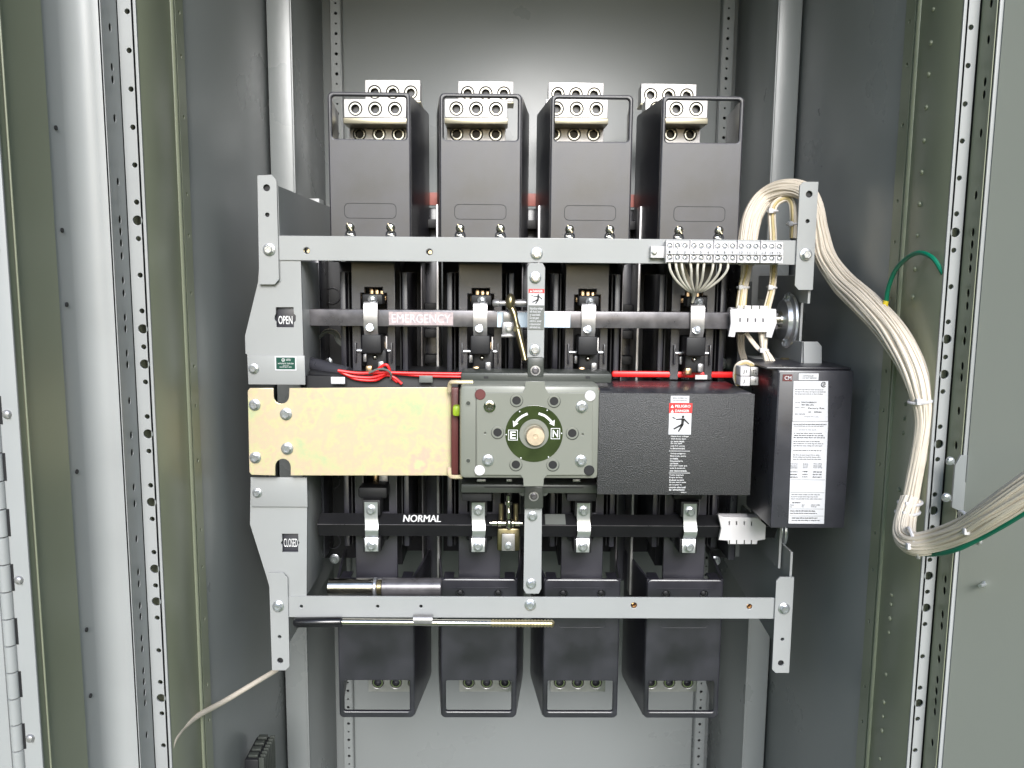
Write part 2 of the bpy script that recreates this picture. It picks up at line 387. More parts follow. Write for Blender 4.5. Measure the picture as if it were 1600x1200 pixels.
# left jamb: slotted web, concave bend and side wall up to the hinge
wx = la - .001
slots = [43, 105, 124.5, 185, 284, 343, 362, 380, 400, 438, 458, 496, 514, 552, 570, 626, 680, 707, 761, 787, 842, 894, 912, 946, 963, 997, 1014, 1048, 1065, 1082, 1098, 1148]
sh = []
for y in slots:
    z = U(lerp(y, ((0, 176), (1200, 232))), y, .785).z
    sh.append([(.785 + .0028 * math.cos(q), z + .0038 * math.sin(q)) for q in [2 * math.pi * i / 10 for i in range(10)]])
plateX('slotted_web', 'paint', cab, [(.768, ZB), (.7995, ZB), (.7995, ZT), (.768, ZT)], sh, wx, .0008, .0001)
B('web_backing', 'dark', cab, wx - .008, wx - .006, .768, .82, ZB, ZT, 0)
wr_ = rb + .006
rs = []
for y in (5, 62, 128, 148, 208, 305, 363, 382, 402, 420, 458, 478, 515, 533, 572, 590, 642, 696, 905, 923, 960, 978, 1012, 1030, 1062, 1080, 1096, 1112, 1160):
    z = U(lerp(y, ((0, 1545), (1200, 1448))), y, .785).z
    rs.append([(.785 + .0026 * math.cos(q), z + .0042 * math.sin(q)) for q in [2 * math.pi * i / 10 for i in range(10)]])
plateX('slotted_web', 'post', cab, [(.775, ZB), (.7995, ZB), (.7995, ZT), (.775, ZT)], rs, wr_, .0008, .0001)
B('web_backing', 'dark', cab, wr_ + .004, wr_ + .006, .775, .82, ZB, ZT, 0)
# left: front-facing flange bending concavely into the jamb
fx = wx - .001; prof = [(fx, .7665)]
prof += [(fx - .004, .7655)]
Rc = .021
cxx, cyy = fx - .006, .7655 - Rc
for i in range(13):
    q = R(90 + 82 * i / 12); prof.append((cxx + Rc * math.cos(q), cyy + Rc * math.sin(q)))
jx = prof[-1][0] - .001
JY = .001 + (-jx) * 1280 / 680 * .992
prof += [(jx, JY)]
JY -= .001
def sheet(name, m, prof, z0=ZB, z1=ZT, th=.002, parent=cab):
    bm = bmesh.new(); n = len(prof); lay = []
    for off in (0, th):
        pts = []
        for i, (x, y) in enumerate(prof):
            x0, y0 = prof[max(i - 1, 0)]; x1, y1 = prof[min(i + 1, n - 1)]
            L = math.hypot(x1 - x0, y1 - y0); pts.append((x + (y1 - y0) / L * off, y - (x1 - x0) / L * off))
        lay.append([[bm.verts.new((x, y, z)) for x, y in pts] for z in (z0, z1)])
    for k in (0, 1):
        a, b_ = lay[k]
        for i in range(n - 1): bm.faces.new((a[i], a[i + 1], b_[i + 1], b_[i]))
    for i in (0, n - 1): bm.faces.new((lay[0][0][i], lay[0][1][i], lay[1][1][i], lay[1][0][i]))
    return obj(name, bm, m, parent)
sheet('door_jamb', 'paint', prof)
for y, px in ((200, 106), (360, 115), (476, 121), (737, 135), (984, 149), (1087, 154)):
    p = U(px, y, .735); bm = bmesh.new()
    cyl(bm, (jx + .0016, .735, p.z), (jx - .002, .735, p.z), .0021, n=14); obj('jamb_hole', bm, 'dark', cab)
# outer casing, one step forward of the seam, with its fine raised line
HY = .655; hx = U(22, 600, HY).x
sheet('casing_panel', 'post', [(jx - .0005, JY - .001), (jx - .001, JY - .008), (hx, HY - .001)], th=-.002)
ml_ = U(38, 600, HY + .008)
bm = bmesh.new(); cyl(bm, (ml_.x + .0004, ml_.y, ZB), (ml_.x + .0004, ml_.y, ZT), .0008, n=8); obj('raised_line', bm, 'post', cab)

# right outer flange and casing
fl0, fl1 = wr_ + .001, U(1521, 600, .775).x
B('front_flange', 'paint', cab, fl0, fl1, .773, .775, U(1500, 712, .775).z, ZT)
B('front_flange', 'paint', cab, fl0, fl1, .773, .775, ZB, U(1490, 806, .775).z)
def onc(px, py):                       # point on the slanted right casing
    d = ROT @ Vector(((px - 800) / FPX, -(py - 600) / FPX, -1)); return d * ((fl1 * .085 + .7725 * .05) / (d.x * .085 + d.y * .05))
sheet('casing_panel', 'outer', [(fl1, .7725), (fl1 + .05, .6875)])
# hinge block on the right flange
hb = thing('hinge_bracket', 'grey flush hinge bracket with two bright screws beside the right strip', 'hinge', U(1490, 760, .775))
za, zb = U(1490, 806, .77).z, U(1500, 712, .77).z; zm = (za + zb) / 2
plate('bracket_leaf', 'cabinet', hb, [(rb - .001, za + .008), (rb + .012, za + .002), (rb + .012, zm), (rb + .010, zm + .004), (rb + .010, zb), (rb + .004, zb), (rb - .001, zb - .010)], [], .7715, .003)
plate('door_leaf', 'cabinet', hb, [(rb + .0128, za), (fl1 + .002, za), (fl1 + .002, zb - .001), (rb + .0108, zb - .001), (rb + .0108, zm + .004), (rb + .0128, zm)], [], .7705, .003)
pbolt(hb, 1484, 720, .7695, 7, kind='screw', rot=(0, .7, 0)); pbolt(hb, 1478, 777, .7695, 7.5, kind='screw', rot=(0, .5, 0))
p = UX(1548, 740, fl1 - .0012)
bm = bmesh.new(); q0, q1 = onc(1553, 716), onc(1541, 797)
cyl(bm, (q0.x, q0.y, q0.z), (q0.x, q0.y, q1.z), .0012, n=10); obj('hinge_pin', bm, 'tin', hb)
p = onc(1540, 912)
st = thing('threaded_stud', 'small bright stud projecting from the right casing panel', 'stud', p)
bm = bmesh.new(); cyl(bm, p, p + Vector((-.009, -.006, 0)), .0018, n=12); obj('shank', bm, 'zinc', st)
bm = bmesh.new(); cyl(bm, p, p + Vector((-.0015, -.0015, 0)), .0032, n=16); obj('collar', bm, 'zinc', st)

# open left door on its piano hinge
dx1 = U(14, 600, HY).x
dr = thing('cabinet_door', 'open pale grey cabinet door hung on a piano hinge at the left edge', 'door', (dx1, HY, ZB))
lx0 = U(-3, 600, HY).x
B('hinge_leaf', 'paint', dr, lx0, dx1 + .0075, HY - .003, HY - .0005, ZB, ZT)
kz = ZB; k = 0
kr = .0046; kx = lx0 - .003
while kz < ZT:
    bm = bmesh.new(); cyl(bm, (kx, HY - .004, kz + .0006), (kx, HY - .004, kz + .0226), kr, n=14); obj('hinge_knuckle', bm, 'paint', dr)
    if k % 2 == 0: B('knuckle_gap', 'dark', dr, kx + kr * .7, kx + kr + .0018, HY - .0036, HY - .0030, kz, kz + .0228, 0)  # dark strip drawn for the gap beside every other knuckle
    kz += .0232; k += 1
for (px, py) in ((9, 647), (25, 906), (41, 1153), (-6, 390)):
    pp = U(px, py, HY - .003); fast('screw', dr, (lx0 + .0075, pp.y, pp.z), .0036, 'tin', rot=(0, .8, 0))
B('door_panel', 'paint', dr, kx - .36, kx - .006, HY - .004, HY + .016, ZB, ZT, .002)

# ------------------------------------------------------------------ switch frame
YF = 1.0
fr = thing('mounting_frame', 'light grey steel frame of crossbars and brackets carrying the transfer switch', 'frame', U(830, 1050, YF))
plate('bracket', 'paint', fr, P2([(402, 274), (424, 273), (432, 282), (436, 436), (429, 444.5), (405, 444.5)], YF - .004), [H(418, 294, 5.2, YF), H(419, 336, 3.4, YF)], YF - .004, .003)
plate('bracket', 'paint', fr, P2([(420, 895), (442, 895), (449, 903), (452.5, 1041), (446, 1047.5), (425, 1047.5)], YF - .004), [H(438, 993, 3, YF), H(439, 1030, 5, YF)], YF - .004, .003)
plate('bracket', 'paint', fr, P2([(1256, 284), (1279, 284), (1270, 453), (1248, 453), (1242, 446), (1250, 290)], YF - .004), [H(1262.5, 304, 5.2, YF), H(1260, 346, 3.2, YF)], YF - .004, .003)
plate('bracket', 'paint', fr, P2([(1219, 902), (1241, 902), (1233, 1051.5), (1212, 1051.5), (1206.5, 1046), (1213, 908)], YF - .004), [H(1221, 997, 3, YF), H(1218.6, 1034, 5, YF)], YF - .004, .003)
for x, y in ((420.7, 390), (435, 947), (1259, 398), (1225, 950.6)): pbolt(fr, x, y, YF - .0042, 9.5)
for x, y, q in ((1262.5, 304, 7), (418, 294, 7), (419, 336, 5), (1260, 346, 5), (1218.6, 1034, 7), (439, 1030, 7)):
    v = U(x, y, YF); bm = bmesh.new(); cyl(bm, (v.x, YF, v.z), (v.x, YF + .004, v.z), S(q), n=16); obj('hole_shade_disc', bm, 'dark', fr)  # black disc behind each hole, put there in place of shade
# crossbars (front plate with holes, and a channel behind)
def crossbar(x0, y0, x1, y1, yr0, yr1, holes, top):
    a = U(x0, (y0 + y1) / 2, YF).x; b_ = U(x1, (yr0 + yr1) / 2, YF).x
    zt = (U(x0, y0, YF).z + U(x1, yr0, YF).z) / 2; zb = (U(x0, y1, YF).z + U(x1, yr1, YF).z) / 2
    hl = []
    for x, y, r in holes: hl.append(circ(U(x, y, YF).x, U(x, y, YF).z, S(r), 16))
    plate('crossbar', 'paint', fr, [(a, zb), (b_, zb), (b_, zt), (a, zt)], hl, YF, .003, .0007)
    if top: B('crossbar_lip', 'paint', fr, a, b_, YF + .003, YF + .026, zt - .003, zt - .0005)
    else: B('crossbar_lip', 'paint', fr, a, b_, YF + .003, YF + .026, zb + .0005, zb + .003)
    return a, b_, zb, zt
UB = crossbar(434, 367.5, 1246, 406.5, 376, 414, [(479, 391.5, 5), (671, 393.7, 5)], True)
LB = crossbar(448, 930.5, 1216, 964, 935.5, 967.5, [(470.8, 947.7, 2.6), (590, 947.7, 2.6), (657.8, 947.6, 2.6), (990.6, 946, 5), (1171, 948, 4.5)], False)
pbolt(fr, 838.5, 396, YF, 9.5); pbolt(fr, 828.5, 945, YF, 9.5)
for x, y, mm in ((479, 391.5, 'steel'), (671, 393.7, 'steel'), (990.6, 946, 'copper'), (1171, 948, 'copper')):
    v = U(x, y, YF); bm = bmesh.new(); cyl(bm, (v.x, YF + .0005, v.z), (v.x, YF + .012, v.z), S(4.6), n=16, caps=False)
    cyl(bm, (v.x, YF + .010, v.z), (v.x, YF + .0125, v.z), S(3), n=12); obj('threaded_insert', bm, mm, fr)
# side plates running back to the cabinet
xs = U(432, 330, YF).x
def zY(px, py, Y=YF): return U(px, py, Y).z
plateX('side_plate', 'paint', fr, [(YF + .001, zY(432, 290)), (1.31, zY(432, 290)), (1.31, zY(432, 345)), (1.10, zY(432, 440)), (YF + .001, zY(432, 440))], [], xs + .001, .003)
plateX('side_plate', 'paint', fr, [(YF + .001, zY(440, 905)), (1.09, zY(440, 905)), (1.30, zY(440, 980)), (1.30, zY(440, 1005)), (YF + .001, zY(440, 1005))], [], U(449, 970, YF).x, .003)
xr_ = U(1243, 600, YF).x + .012
plateX('side_plate', 'paint', fr, [(YF + .003, zY(1240, 430)), (YF + .003, zY(1240, 474)), (1.30, zY(1240, 474)), (1.30, zY(1240, 430))], [], xr_, .003)
plateX('side_plate', 'paint', fr, [(YF + .003, zY(1240, 864)), (YF + .003, zY(1240, 1010)), (1.06, zY(1240, 1030)), (1.30, zY(1240, 1000)), (1.30, zY(1240, 864))], [], xr_ - .004, .003)
for (x, y, d) in ((1160, 362, 0), (498, 350, 0)):
    pass
# rear mounting feet seen beside the poles
PB('foot_bracket', 'paint', fr, 480, 310, 500, 420, 1.24, .03); PB('foot_bracket', 'paint', fr, 1156, 356, 1178, 440, 1.18, .02)
PB('foot_bracket', 'paint', fr, 1152, 640, 1176, 870, 1.22, .02); PB('foot_bracket', 'paint', fr, 1175, 410, 1203, 480, 1.20, .01)

# centre bars
c1 = plate('centre_bar', 'paint', fr, P2([(828, 411), (848, 411), (852, 418), (850, 562), (824, 562), (824.5, 418)], .99), [], .994, .003)
plate('centre_bar', 'paint', fr, P2([(820, 793), (847, 793), (846, 922), (842, 929.5), (822, 929.5), (818, 922)], .99), [], .994, .003)
pbolt(fr, 836.5, 433.5, .9935, 9); pbolt(fr, 835.5, 547, .9935, 8.5); pbolt(fr, 832, 806.5, .9935, 8); pbolt(fr, 830, 912, .9935, 8.5)

def figure(parent, x0, y0, x1, y1, Y, m='ink', name='shock_figure'):
    """falling-person electric shock pictogram from thin strokes"""
    a, b_, c, d = rect(x0, y0, x1, y1, Y); W, Hh = b_ - a, d - c
    def P(u, v): return Vector((a + u * W, Y, d - v * Hh))
    bm = bmesh.new()
    def stroke(u0, v0, u1, v1, w0, w1):
        p, q = P(u0, v0), P(u1, v1); dd = (q - p).normalized(); nn = Vector((-dd.z, 0, dd.x))
        bm.faces.new([bm.verts.new(p + nn * w0 * W), bm.verts.new(q + nn * w1 * W), bm.verts.new(q - nn * w1 * W), bm.verts.new(p - nn * w0 * W)])
    stroke(.62, .22, .60, .52, .07, .06); stroke(.60, .50, .18, .75, .05, .035); stroke(.62, .50, .42, .88, .05, .035)
    stroke(.62, .22, .28, .25, .035, .025); stroke(.64, .20, .92, .48, .04, .03); stroke(.10, .12, .26, .20, .014, .014); stroke(.26, .20, .12, .17, .014, .014)
    h_ = P(.62, .11); bm.faces.new([bm.verts.new(h_ + Vector((math.cos(q) * W * .065, 0, math.sin(q) * W * .065))) for q in [2 * math.pi * i / 12 for i in range(12)]])
    return obj(name, bm, m, parent, smooth=False)
def tri(parent, cx, cy, r, Y, m='inkw'):
    v = U(cx, cy, Y); bm = bmesh.new(); q = S(r, Y)
    bm.faces.new([bm.verts.new((v.x - q, Y, v.z - q * .8)), bm.verts.new((v.x + q, Y, v.z - q * .8)), bm.verts.new((v.x, Y, v.z + q))])
    return obj('warning_triangle', bm, m, parent, smooth=False)
sk = thing('danger_sticker', 'narrow danger sticker with shock figure on the upper centre bar', 'sticker', U(838, 515, .9925))
PB('red_band', 'lred', sk, 826, 451.5, 850.5, 458, .9930, .0006, 0); PB('white_panel', 'label', sk, 826, 458.3, 850.5, 477, .9930, .0006, 0)
PB('text_panel', 'grey_lbl', sk, 826, 477.5, 850, 515, .9930, .0006, 0)
figure(sk, 828, 459, 849, 477, .9926); tri(sk, 829.5, 455, 1.8, .9926); ptext(sk, 'DANGER', 832.5, 453, 848, 456.8, .9926, 'inkw', bold=.02)
ptext(sk, 'Hazardous voltage\nwill shock, burn\nor cause death.\nDo not open\nuntil A.C. power\nis disconnected\nand locked out.', 827.5, 480, 848, 513, .9926, 'label', bold=.01)

# left indicator plates
YP = YF + .002
ip = thing('indicator_plate', 'light grey plate with the OPEN window at the upper left of the frame', 'indicator plate', U(430, 600, YP))
plate('plate_body', 'paint', ip, P2([(403, 441), (406, 400), (469.5, 400), (475.5, 600), (388, 600), (386, 553.5), (383.5, 553), (382.7, 525)], YP), [P2([(431, 480), (458.5, 480), (459, 490), (462, 493), (462, 501), (459, 504), (459, 511.5), (432, 511.5), (431.5, 503), (429, 499), (429, 494), (431, 490)], YP)], YP, .003)
B('plate_return', 'paint', ip, U(475.5, 500, YP).x - .006, U(475.5, 500, YP).x - .0035, YP + .004, YP + .10, U(470, 600, YP).z, U(470, 408, YP).z)
PB('step_plate', 'paint', ip, 387.5, 555.5, 476.5, 601, YP - .0035, .003)
PB('flag', 'module', ip, 428, 476, 463, 515, YP + .006, .002); ptext(ip, 'OPEN', 435, 493.5, 457, 506.5, YP + .0055, 'inkw', bold=.01)
pbolt(ip, 396.5, 576, YP - .004, 8)
gl = tag(PB('approval_label', 'label', None, 429.5, 556.5, 463, 579, YP - .0042, .0005, 0), 'small white bordered green approval label on the step plate', 'label')
c_ = PB('green_field', 'lgreen', gl, 431.5, 558.5, 461, 577, YP - .0045, .0002, 0)
ptext(gl, 'LISTED', 447, 560.5, 454, 563.6, YP - .0048, 'inkw'); ptext(gl, 'AUTOMATIC TRANSFER', 434, 567, 459, 569, YP - .0048, 'inkw')
ptext(gl, 'SWITCH', 442, 570.2, 451, 571.6, YP - .0048, 'inkw'); ptext(gl, 'EQUIPMENT 600V', 437, 572.6, 456, 574.6, YP - .0048, 'inkw')
v = U(442.5, 562.5, YP - .0048); bm = bmesh.new(); pr = [bm.verts.new((v.x + S(q) * math.cos(a_), YP - .0048, v.z + S(q) * math.sin(a_))) for a_ in [2 * math.pi * i / 16 for i in range(16)] for q in (2.6, 2.0)]
for i in range(16): bm.faces.new((pr[2 * i], pr[2 * i + 1], pr[(2 * i + 3) % 32], pr[(2 * i + 2) % 32]))
obj('round_mark', bm, 'inkw', gl, smooth=False)
ptext(gl, 'UL', 441, 561, 444, 564, YP - .0048, 'inkw')
ip2 = thing('indicator_plate', 'light grey plate with the CLOSED window at the lower left of the frame', 'indicator plate', U(430, 930, YP))
plate('plate_body', 'paint', ip2, P2([(391.5, 750), (480, 750), (479, 932), (425, 932), (416, 900), (390.5, 819)], YP), [P2([(440.5, 834), (466, 834), (466, 845), (468, 848), (466, 851), (466, 863), (441, 863), (441, 852), (438.5, 849), (441, 845)], YP)], YP, .003)
B('plate_return', 'paint', ip2, U(479, 850, YP).x - .0045, U(479, 850, YP).x - .002, YP + .004, YP + .10, U(479, 932, YP).z, U(479, 750, YP).z)
PB('step_plate', 'paint', ip2, 392, 746, 480, 792, YP - .0035, .003)
PB('flag', 'module', ip2, 436, 830, 470, 868, YP + .006, .002); ptext(ip2, 'CLOSED', 443.5, 841.5, 465, 854.5, YP + .0055, 'inkw')
pbolt(ip2, 402, 770, YP - .004, 7.5)

# ------------------------------------------------------------------ yellow zinc plate
YG = .985
gp = thing('cover_plate', 'yellow zinc plated cover plate with iridescent sheen left of the dial box', 'cover plate', U(545, 743, YG))
def arcp(cx, cy, r, a0, a1, n=8): return [(cx + r * math.cos(R(a0 + (a1 - a0) * i / n)), cy + r * math.sin(R(a0 + (a1 - a0) * i / n))) for i in range(n + 1)]
out = [(390, 606.5)] + [(427, 606.5)] + [(x, y) for x, y in arcp(439.5, 619, 12, 180, 0)] + [(452, 606.5), (698, 605), (699.5, 743)] + [(454, 743)] + arcp(442, 729, 12, 0, -180) + [(430, 743), (393, 742), (389.5, 738), (387, 611)]
plate('plate_body', 'gold', gp, P2(out, YG), [], YG, .0025, .0006)
bm = bmesh.new(); x1 = U(698.8, 675, YG).x; za, zb = U(699, 743, YG).z, U(698, 605, YG).z
for i in range(6):
    q0, q1 = R(90 * i / 5), R(90 * min(i + 1, 5) / 5)
prof = [(x1 - .001 + .004 * math.sin(R(90 * i / 5)), YG + .004 - .004 * math.cos(R(90 * i / 5))) for i in range(6)] + [(x1 + .003, YG + .07)]
sheet('bent_edge', 'gold', [(x, y) for x, y in prof], za, zb, .0015, gp)
for x, y, r in ((398, 632.5, 9), (447, 647, 9.5), (448.8, 701, 9.5), (399, 715, 9)): pbolt(gp, x, y, YG - .0005, r)
# backing box of the coil behind it
cb = thing('coil_housing', 'dark coil housing behind the yellow plate, edge showing above it', 'housing', U(590, 740, 1.07))
PB('housing_body', 'dark', cb, 480, 588, 716, 742, 1.01, .12)
PB('coil_tape', 'maroon', cb, 704, 606, 716, 742, 1.0, .008)
PB('lime_bobbin', 'lime', cb, 707, 634, 719, 651, .985, .014, .003); PB('tag', 'label', cb, 517, 589, 539, 600, .999, .001); PB('tag', 'grey_lbl', cb, 655, 587, 676, 598, .999, .001)
gc = thing('gold_clip', 'bent yellow zinc lip at the left corners of the dial box', 'bracket', U(709, 670, .96))
for yy, sg in ((597, 1), (745, -1)):
    a = [U(702, yy + sg * 14, .97), U(703, yy + sg * 3, .966), U(707, yy, .962), U(722, yy - sg * 0, .96), U(739 if sg > 0 else 722, yy, .96)]
    obj('clip_arm', tube(bmesh.new(), spline(a, 5), S(3.2), 8), 'gold', gc)

# ------------------------------------------------------------------ dial box
YD = .945
db = thing('dial_box', 'grey drive box with the round E and N dial at the centre', 'drive unit', U(834, 749, YD))
a, b_, c, d = rect(718, 602, 937, 749, YD)
B('box_body', 'drive', db, a, b_, YD, YD + .085, c, d, .006)
# face plate with ears above and below
fp = [(745, 614), (816, 613.5), (820, 608), (821, 596), (851, 596), (852.5, 608), (857, 613.5), (915, 614), (926, 624), (925, 742), (855, 742.5), (850, 748), (849, 760), (818, 760), (817.5, 748), (813, 742.5), (745, 742)]
hl = [(807, 625.6), (865.6, 626.6), (777.4, 675.4), (894, 676.6), (806, 725.6), (863.6, 726)]
plate('face_plate', 'drive', db, P2(fp, YD - .003), [H(x, y, 8, YD) for x, y in hl] + [H(758, 676, 1.6, YD), H(910, 678, 1.6, YD)], YD - .0032, .003, .0006)
for x, y in hl:
    v = U(x, y, YD); bm = bmesh.new(); cyl(bm, (v.x, YD - .0034, v.z), (v.x, YD - .0033, v.z), S(10.4, YD), n=24); obj('groove_ring', bm, 'cast', db)
    pbolt(db, x, y, YD - .0036, 9.6, 'drive', 'hexwell')
    v = U(x, y, YD); bm = bmesh.new(); cyl(bm, (v.x, YD - .0038, v.z), (v.x, YD - .00345, v.z), S(6.6), n=18); obj('well_floor', bm, 'dark', db)
for x, y, mm in ((765, 635, 'steel'), (909, 635.6, 'zinc'), (762.4, 719.4, 'zinc'), (907.6, 720, 'zinc')): pbolt(db, x, y, YD - .0033, 9.5, mm)
for x, y, mm, n_ in ((750.4, 616, 'maroon', 'plug'), (921.6, 618, 'white', 'plug'), (749.6, 734, 'white', 'plug'), (920, 734, 'dark', 'plug')):  # the dark one stands in for a black hole
    v = U(x, y, YD); bm = bmesh.new(); lathe(bm, (v.x, YD + .001, v.z), (0, -1, 0), ((0, S(8)), (.0045, S(8)), (.005, S(7.2))), 20); obj(n_, bm, mm, db)
for x, y in ((731.6, 630), (731.6, 720)): pbolt(db, x, y, YD - .0002, 4.5, 'drive', 'hexwell'); v = U(x, y, YD); bm = bmesh.new(); cyl(bm, (v.x, YD - .0003, v.z), (v.x, YD + .0005, v.z), S(3), n=12); obj('pin_hole', bm, 'cast', db)
B('box_seam', 'dark', db, U(744, 600, YD).x - .0004, U(744, 600, YD).x, YD - .0006, YD - .0002, c + .004, d - .004, 0)
# dial
dc = U(834.4, 678, YD - .004); yd = YD - .0038
def ringplate(r0, r1, y, t_, m, name, n=48):
    return plate(name, m, db, circ(dc.x, dc.z, r0, n), [circ(dc.x, dc.z, r1, n)] if r1 else [], y, t_, .0002)
dial = ringplate(S(45.6, YD), S(20, YD), yd, .0006, 'olive', 'dial')
ringplate(S(23.4, YD), S(16.5, YD), yd - .002, .0045, 'drive', 'hub_ring')
v = U(836, 679, YD); bm = bmesh.new(); lathe(bm, (v.x, YD + .01, v.z), (0, -1, 0), ((0, S(14)), (.022, S(14)), (.0235, S(13.2)), (.0236, S(4)), (.0228, S(3.4)), (.0227, S(.5))), 28); obj('drive_shaft', bm, 'bronze', db)
bm = bmesh.new(); cyl(bm, (v.x - .0006, YD - .0015, v.z + .0006), (v.x - .0006, YD - .001, v.z + .0006), S(16.3, YD), n=24); obj('shaft_bush', bm, 'copper', db)
yt = yd - .0003
def dq(u, v_): return U(680 + u / 5, 560 + v_ / 5, yt)
def strip_arrow(pts, w0, w1, head):
    bm = bmesh.new(); P_ = spline([dq(*p) for p in pts], 5); L_ = []; Rr = []
    for i, p_ in enumerate(P_):
        dd = (P_[min(i + 1, len(P_) - 1)] - P_[max(i - 1, 0)]).normalized(); nn = Vector((-dd.z, 0, dd.x)); w_ = S(w0 + (w1 - w0) * i / (len(P_) - 1), YD)
        for lst, sg in ((L_, 1), (Rr, -1)):
            q = p_ + nn * w_ * sg; q.y = yt; lst.append(bm.verts.new(q))
    for i in range(len(P_) - 1): bm.faces.new((L_[i], L_[i + 1], Rr[i + 1], Rr[i]))
    bm.faces.new([bm.verts.new(dq(*h)) for h in head]); return obj('arrow', bm, 'inkw', db, smooth=False)
strip_arrow([(722, 432), (680, 452), (645, 480), (628, 505)], 1.9, 1.9, [(606, 486), (650, 508), (611, 536)])
strip_arrow([(808, 430), (855, 448), (892, 478), (912, 500)], 1.9, 1.9, [(934, 480), (890, 508), (930, 528)])
def letterbox(x0, y0, x1, y1, ch):
    a, b_, c, d = rect(x0, y0, x1, y1, yt); e_ = S(.9, YD)
    plate('letter_frame', 'inkw', db, [(a, c), (b_, c), (b_, d), (a, d)], [[(a + e_, c + e_), (b_ - e_, c + e_), (b_ - e_, d - e_), (a + e_, d - e_)]], yt - .0002, .0003, .00002)
    text(db, ch, a + (b_ - a) * .2, b_ - (b_ - a) * .2, c + (d - c) * .16, d - (d - c) * .16, yt - .0002, 'inkw', name='dial_letter', bold=.02)
letterbox(794, 671.5, 809, 688, 'E'); letterbox(860.6, 669, 875, 686, 'N')
for x, y in ((791, 679), (877.5, 677), (812, 643), (855, 641), (814, 715.5), (857, 714)):
    vv = U(x, y, yt); bm = bmesh.new(); bm.faces.new([bm.verts.new((vv.x + S(1) * math.cos(q), yt, vv.z + S(1) * math.sin(q))) for q in [2 * math.pi * i / 10 for i in range(10)]]); obj('dial_dot', bm, 'inkw', db, smooth=False)

# yokes above and below the dial box
def yoke(up):
    if up:
        t_ = thing('yoke', 'dark grey cast yoke with ringed bolt above the dial box', 'yoke', U(836, 598, 1.0)); y0, y1 = 583, 598; tab = (824, 559, 850, 590); bl = (836.5, 579)
    else:
        t_ = thing('yoke', 'dark grey cast yoke with ringed bolt below the dial box', 'yoke', U(834, 757, 1.0)); y0, y1 = 757, 771; tab = (819, 760, 849, 795); bl = (834, 775.5)
    PB('yoke_arm', 'cast', t_, 720, y0, 956 if up else 934, y1, .985, .05, .002)
    PB('yoke_tab', 'cast', t_, *tab, .984, .012, .002)
    for x in (((822, 587), (851, 587)) if up else ((817, 768), (850, 768))):
        vv = U(x[0], x[1], .99); bm = bmesh.new(); cyl(bm, (vv.x, .986, vv.z), (vv.x, 1.0, vv.z), S(6), n=16); obj('yoke_fillet', bm, 'cast', t_)
    pbolt(t_, *bl, .9838, 8, 'tin', 'hexwell'); pbolt(t_, *bl, .9838, 5.2, 'shaft', 'bolt')
    if up:
        for x in (733, 747, 772, 780, 801, 812, 878, 893):
            PB('link_end', 'tin' if x > 760 else 'maroon', t_, x, 596.8, x + 9, 600.8, .984, .004)
        for x in (756, 915): PB('notch', 'dark', t_, x, 588, x + 7, 591.5, .9845, .001, 0)
    else:
        for x, w_ in ((745, 14), (791, 9), (895, 12)): PB('link_end', 'tin', t_, x, 749, x + w_, 753, .984, .004)
        PB('groove', 'dark', t_, 757, 760.5, 912, 762.5, .9846, .001, 0)
        PB('yoke_block', 'dark', t_, 722, 771, 768, 783, 1.0, .03); PB('yoke_block', 'dark', t_, 886, 771, 932, 783, 1.0, .03)
yoke(True); yoke(False)

# ------------------------------------------------------------------ pebbled black cover with danger label
YK = .945
bc = thing('switch_cover', 'black pebbled metal cover with danger label right of the dial box', 'cover', U(1060, 774, YK))
pts = P2([(936, 614), (1180, 615.5), (1172, 775), (933, 772)], YK)
zt = (pts[0][1] + pts[1][1]) / 2; zb = (pts[2][1] + pts[3][1]) / 2; xa, xb = (pts[0][0] + pts[3][0]) / 2, (pts[1][0] + pts[2][0]) / 2
B('cover_body', 'pebble', bc, xa, xb, YK, YK + .003, zb, zt, .001)
B('cover_top', 'module', bc, xa, xb, YK + .003, 1.07, zt - .004, zt - .0008)
B('cover_side', 'pebble', bc, xb - .0035, xb - .0005, YK + .003, 1.07, zb + .001, zt - .0045)
rs_ = tag(PB('red_tube', 'red', None, 956, 580.5, 1148, 590.5, 1.075, .007, .003), 'glossy red strip running along the top rear of the black cover', 'strip')
ds = thing('danger_label', 'red and white PELIGRO DANGER label with shock figure on the black cover', 'label', U(1062, 772, YK - .001))
yl = YK - .0008
PB('serial_sticker', 'label', ds, 1048, 618.5, 1077, 629.5, yl - .0002, .0004, 0)
PB('red_band', 'lred', ds, 1045.5, 630, 1081.7, 645.4, yl, .0004, 0); PB('white_panel', 'label', ds, 1045, 645.6, 1080, 679, yl, .0004, 0)
ytx = yl - .0004
ptext(ds, 'PELIGRO', 1055, 632.6, 1079, 636.8, ytx, 'inkw', bold=.02); ptext(ds, 'DANGER', 1055, 640, 1077, 644, ytx, 'inkw', bold=.02)
tri(ds, 1050.5, 635, 2.6, ytx); tri(ds, 1050.5, 642.5, 2.6, ytx); figure(ds, 1047, 648, 1079, 678, ytx)
ptext(ds, 'SERIAL NUMBER TAG', 1051, 621, 1074, 623, ytx - .0002, 'ink'); ptext(ds, 'DO NOT REMOVE', 1052, 625, 1073, 627, ytx - .0002, 'ink')
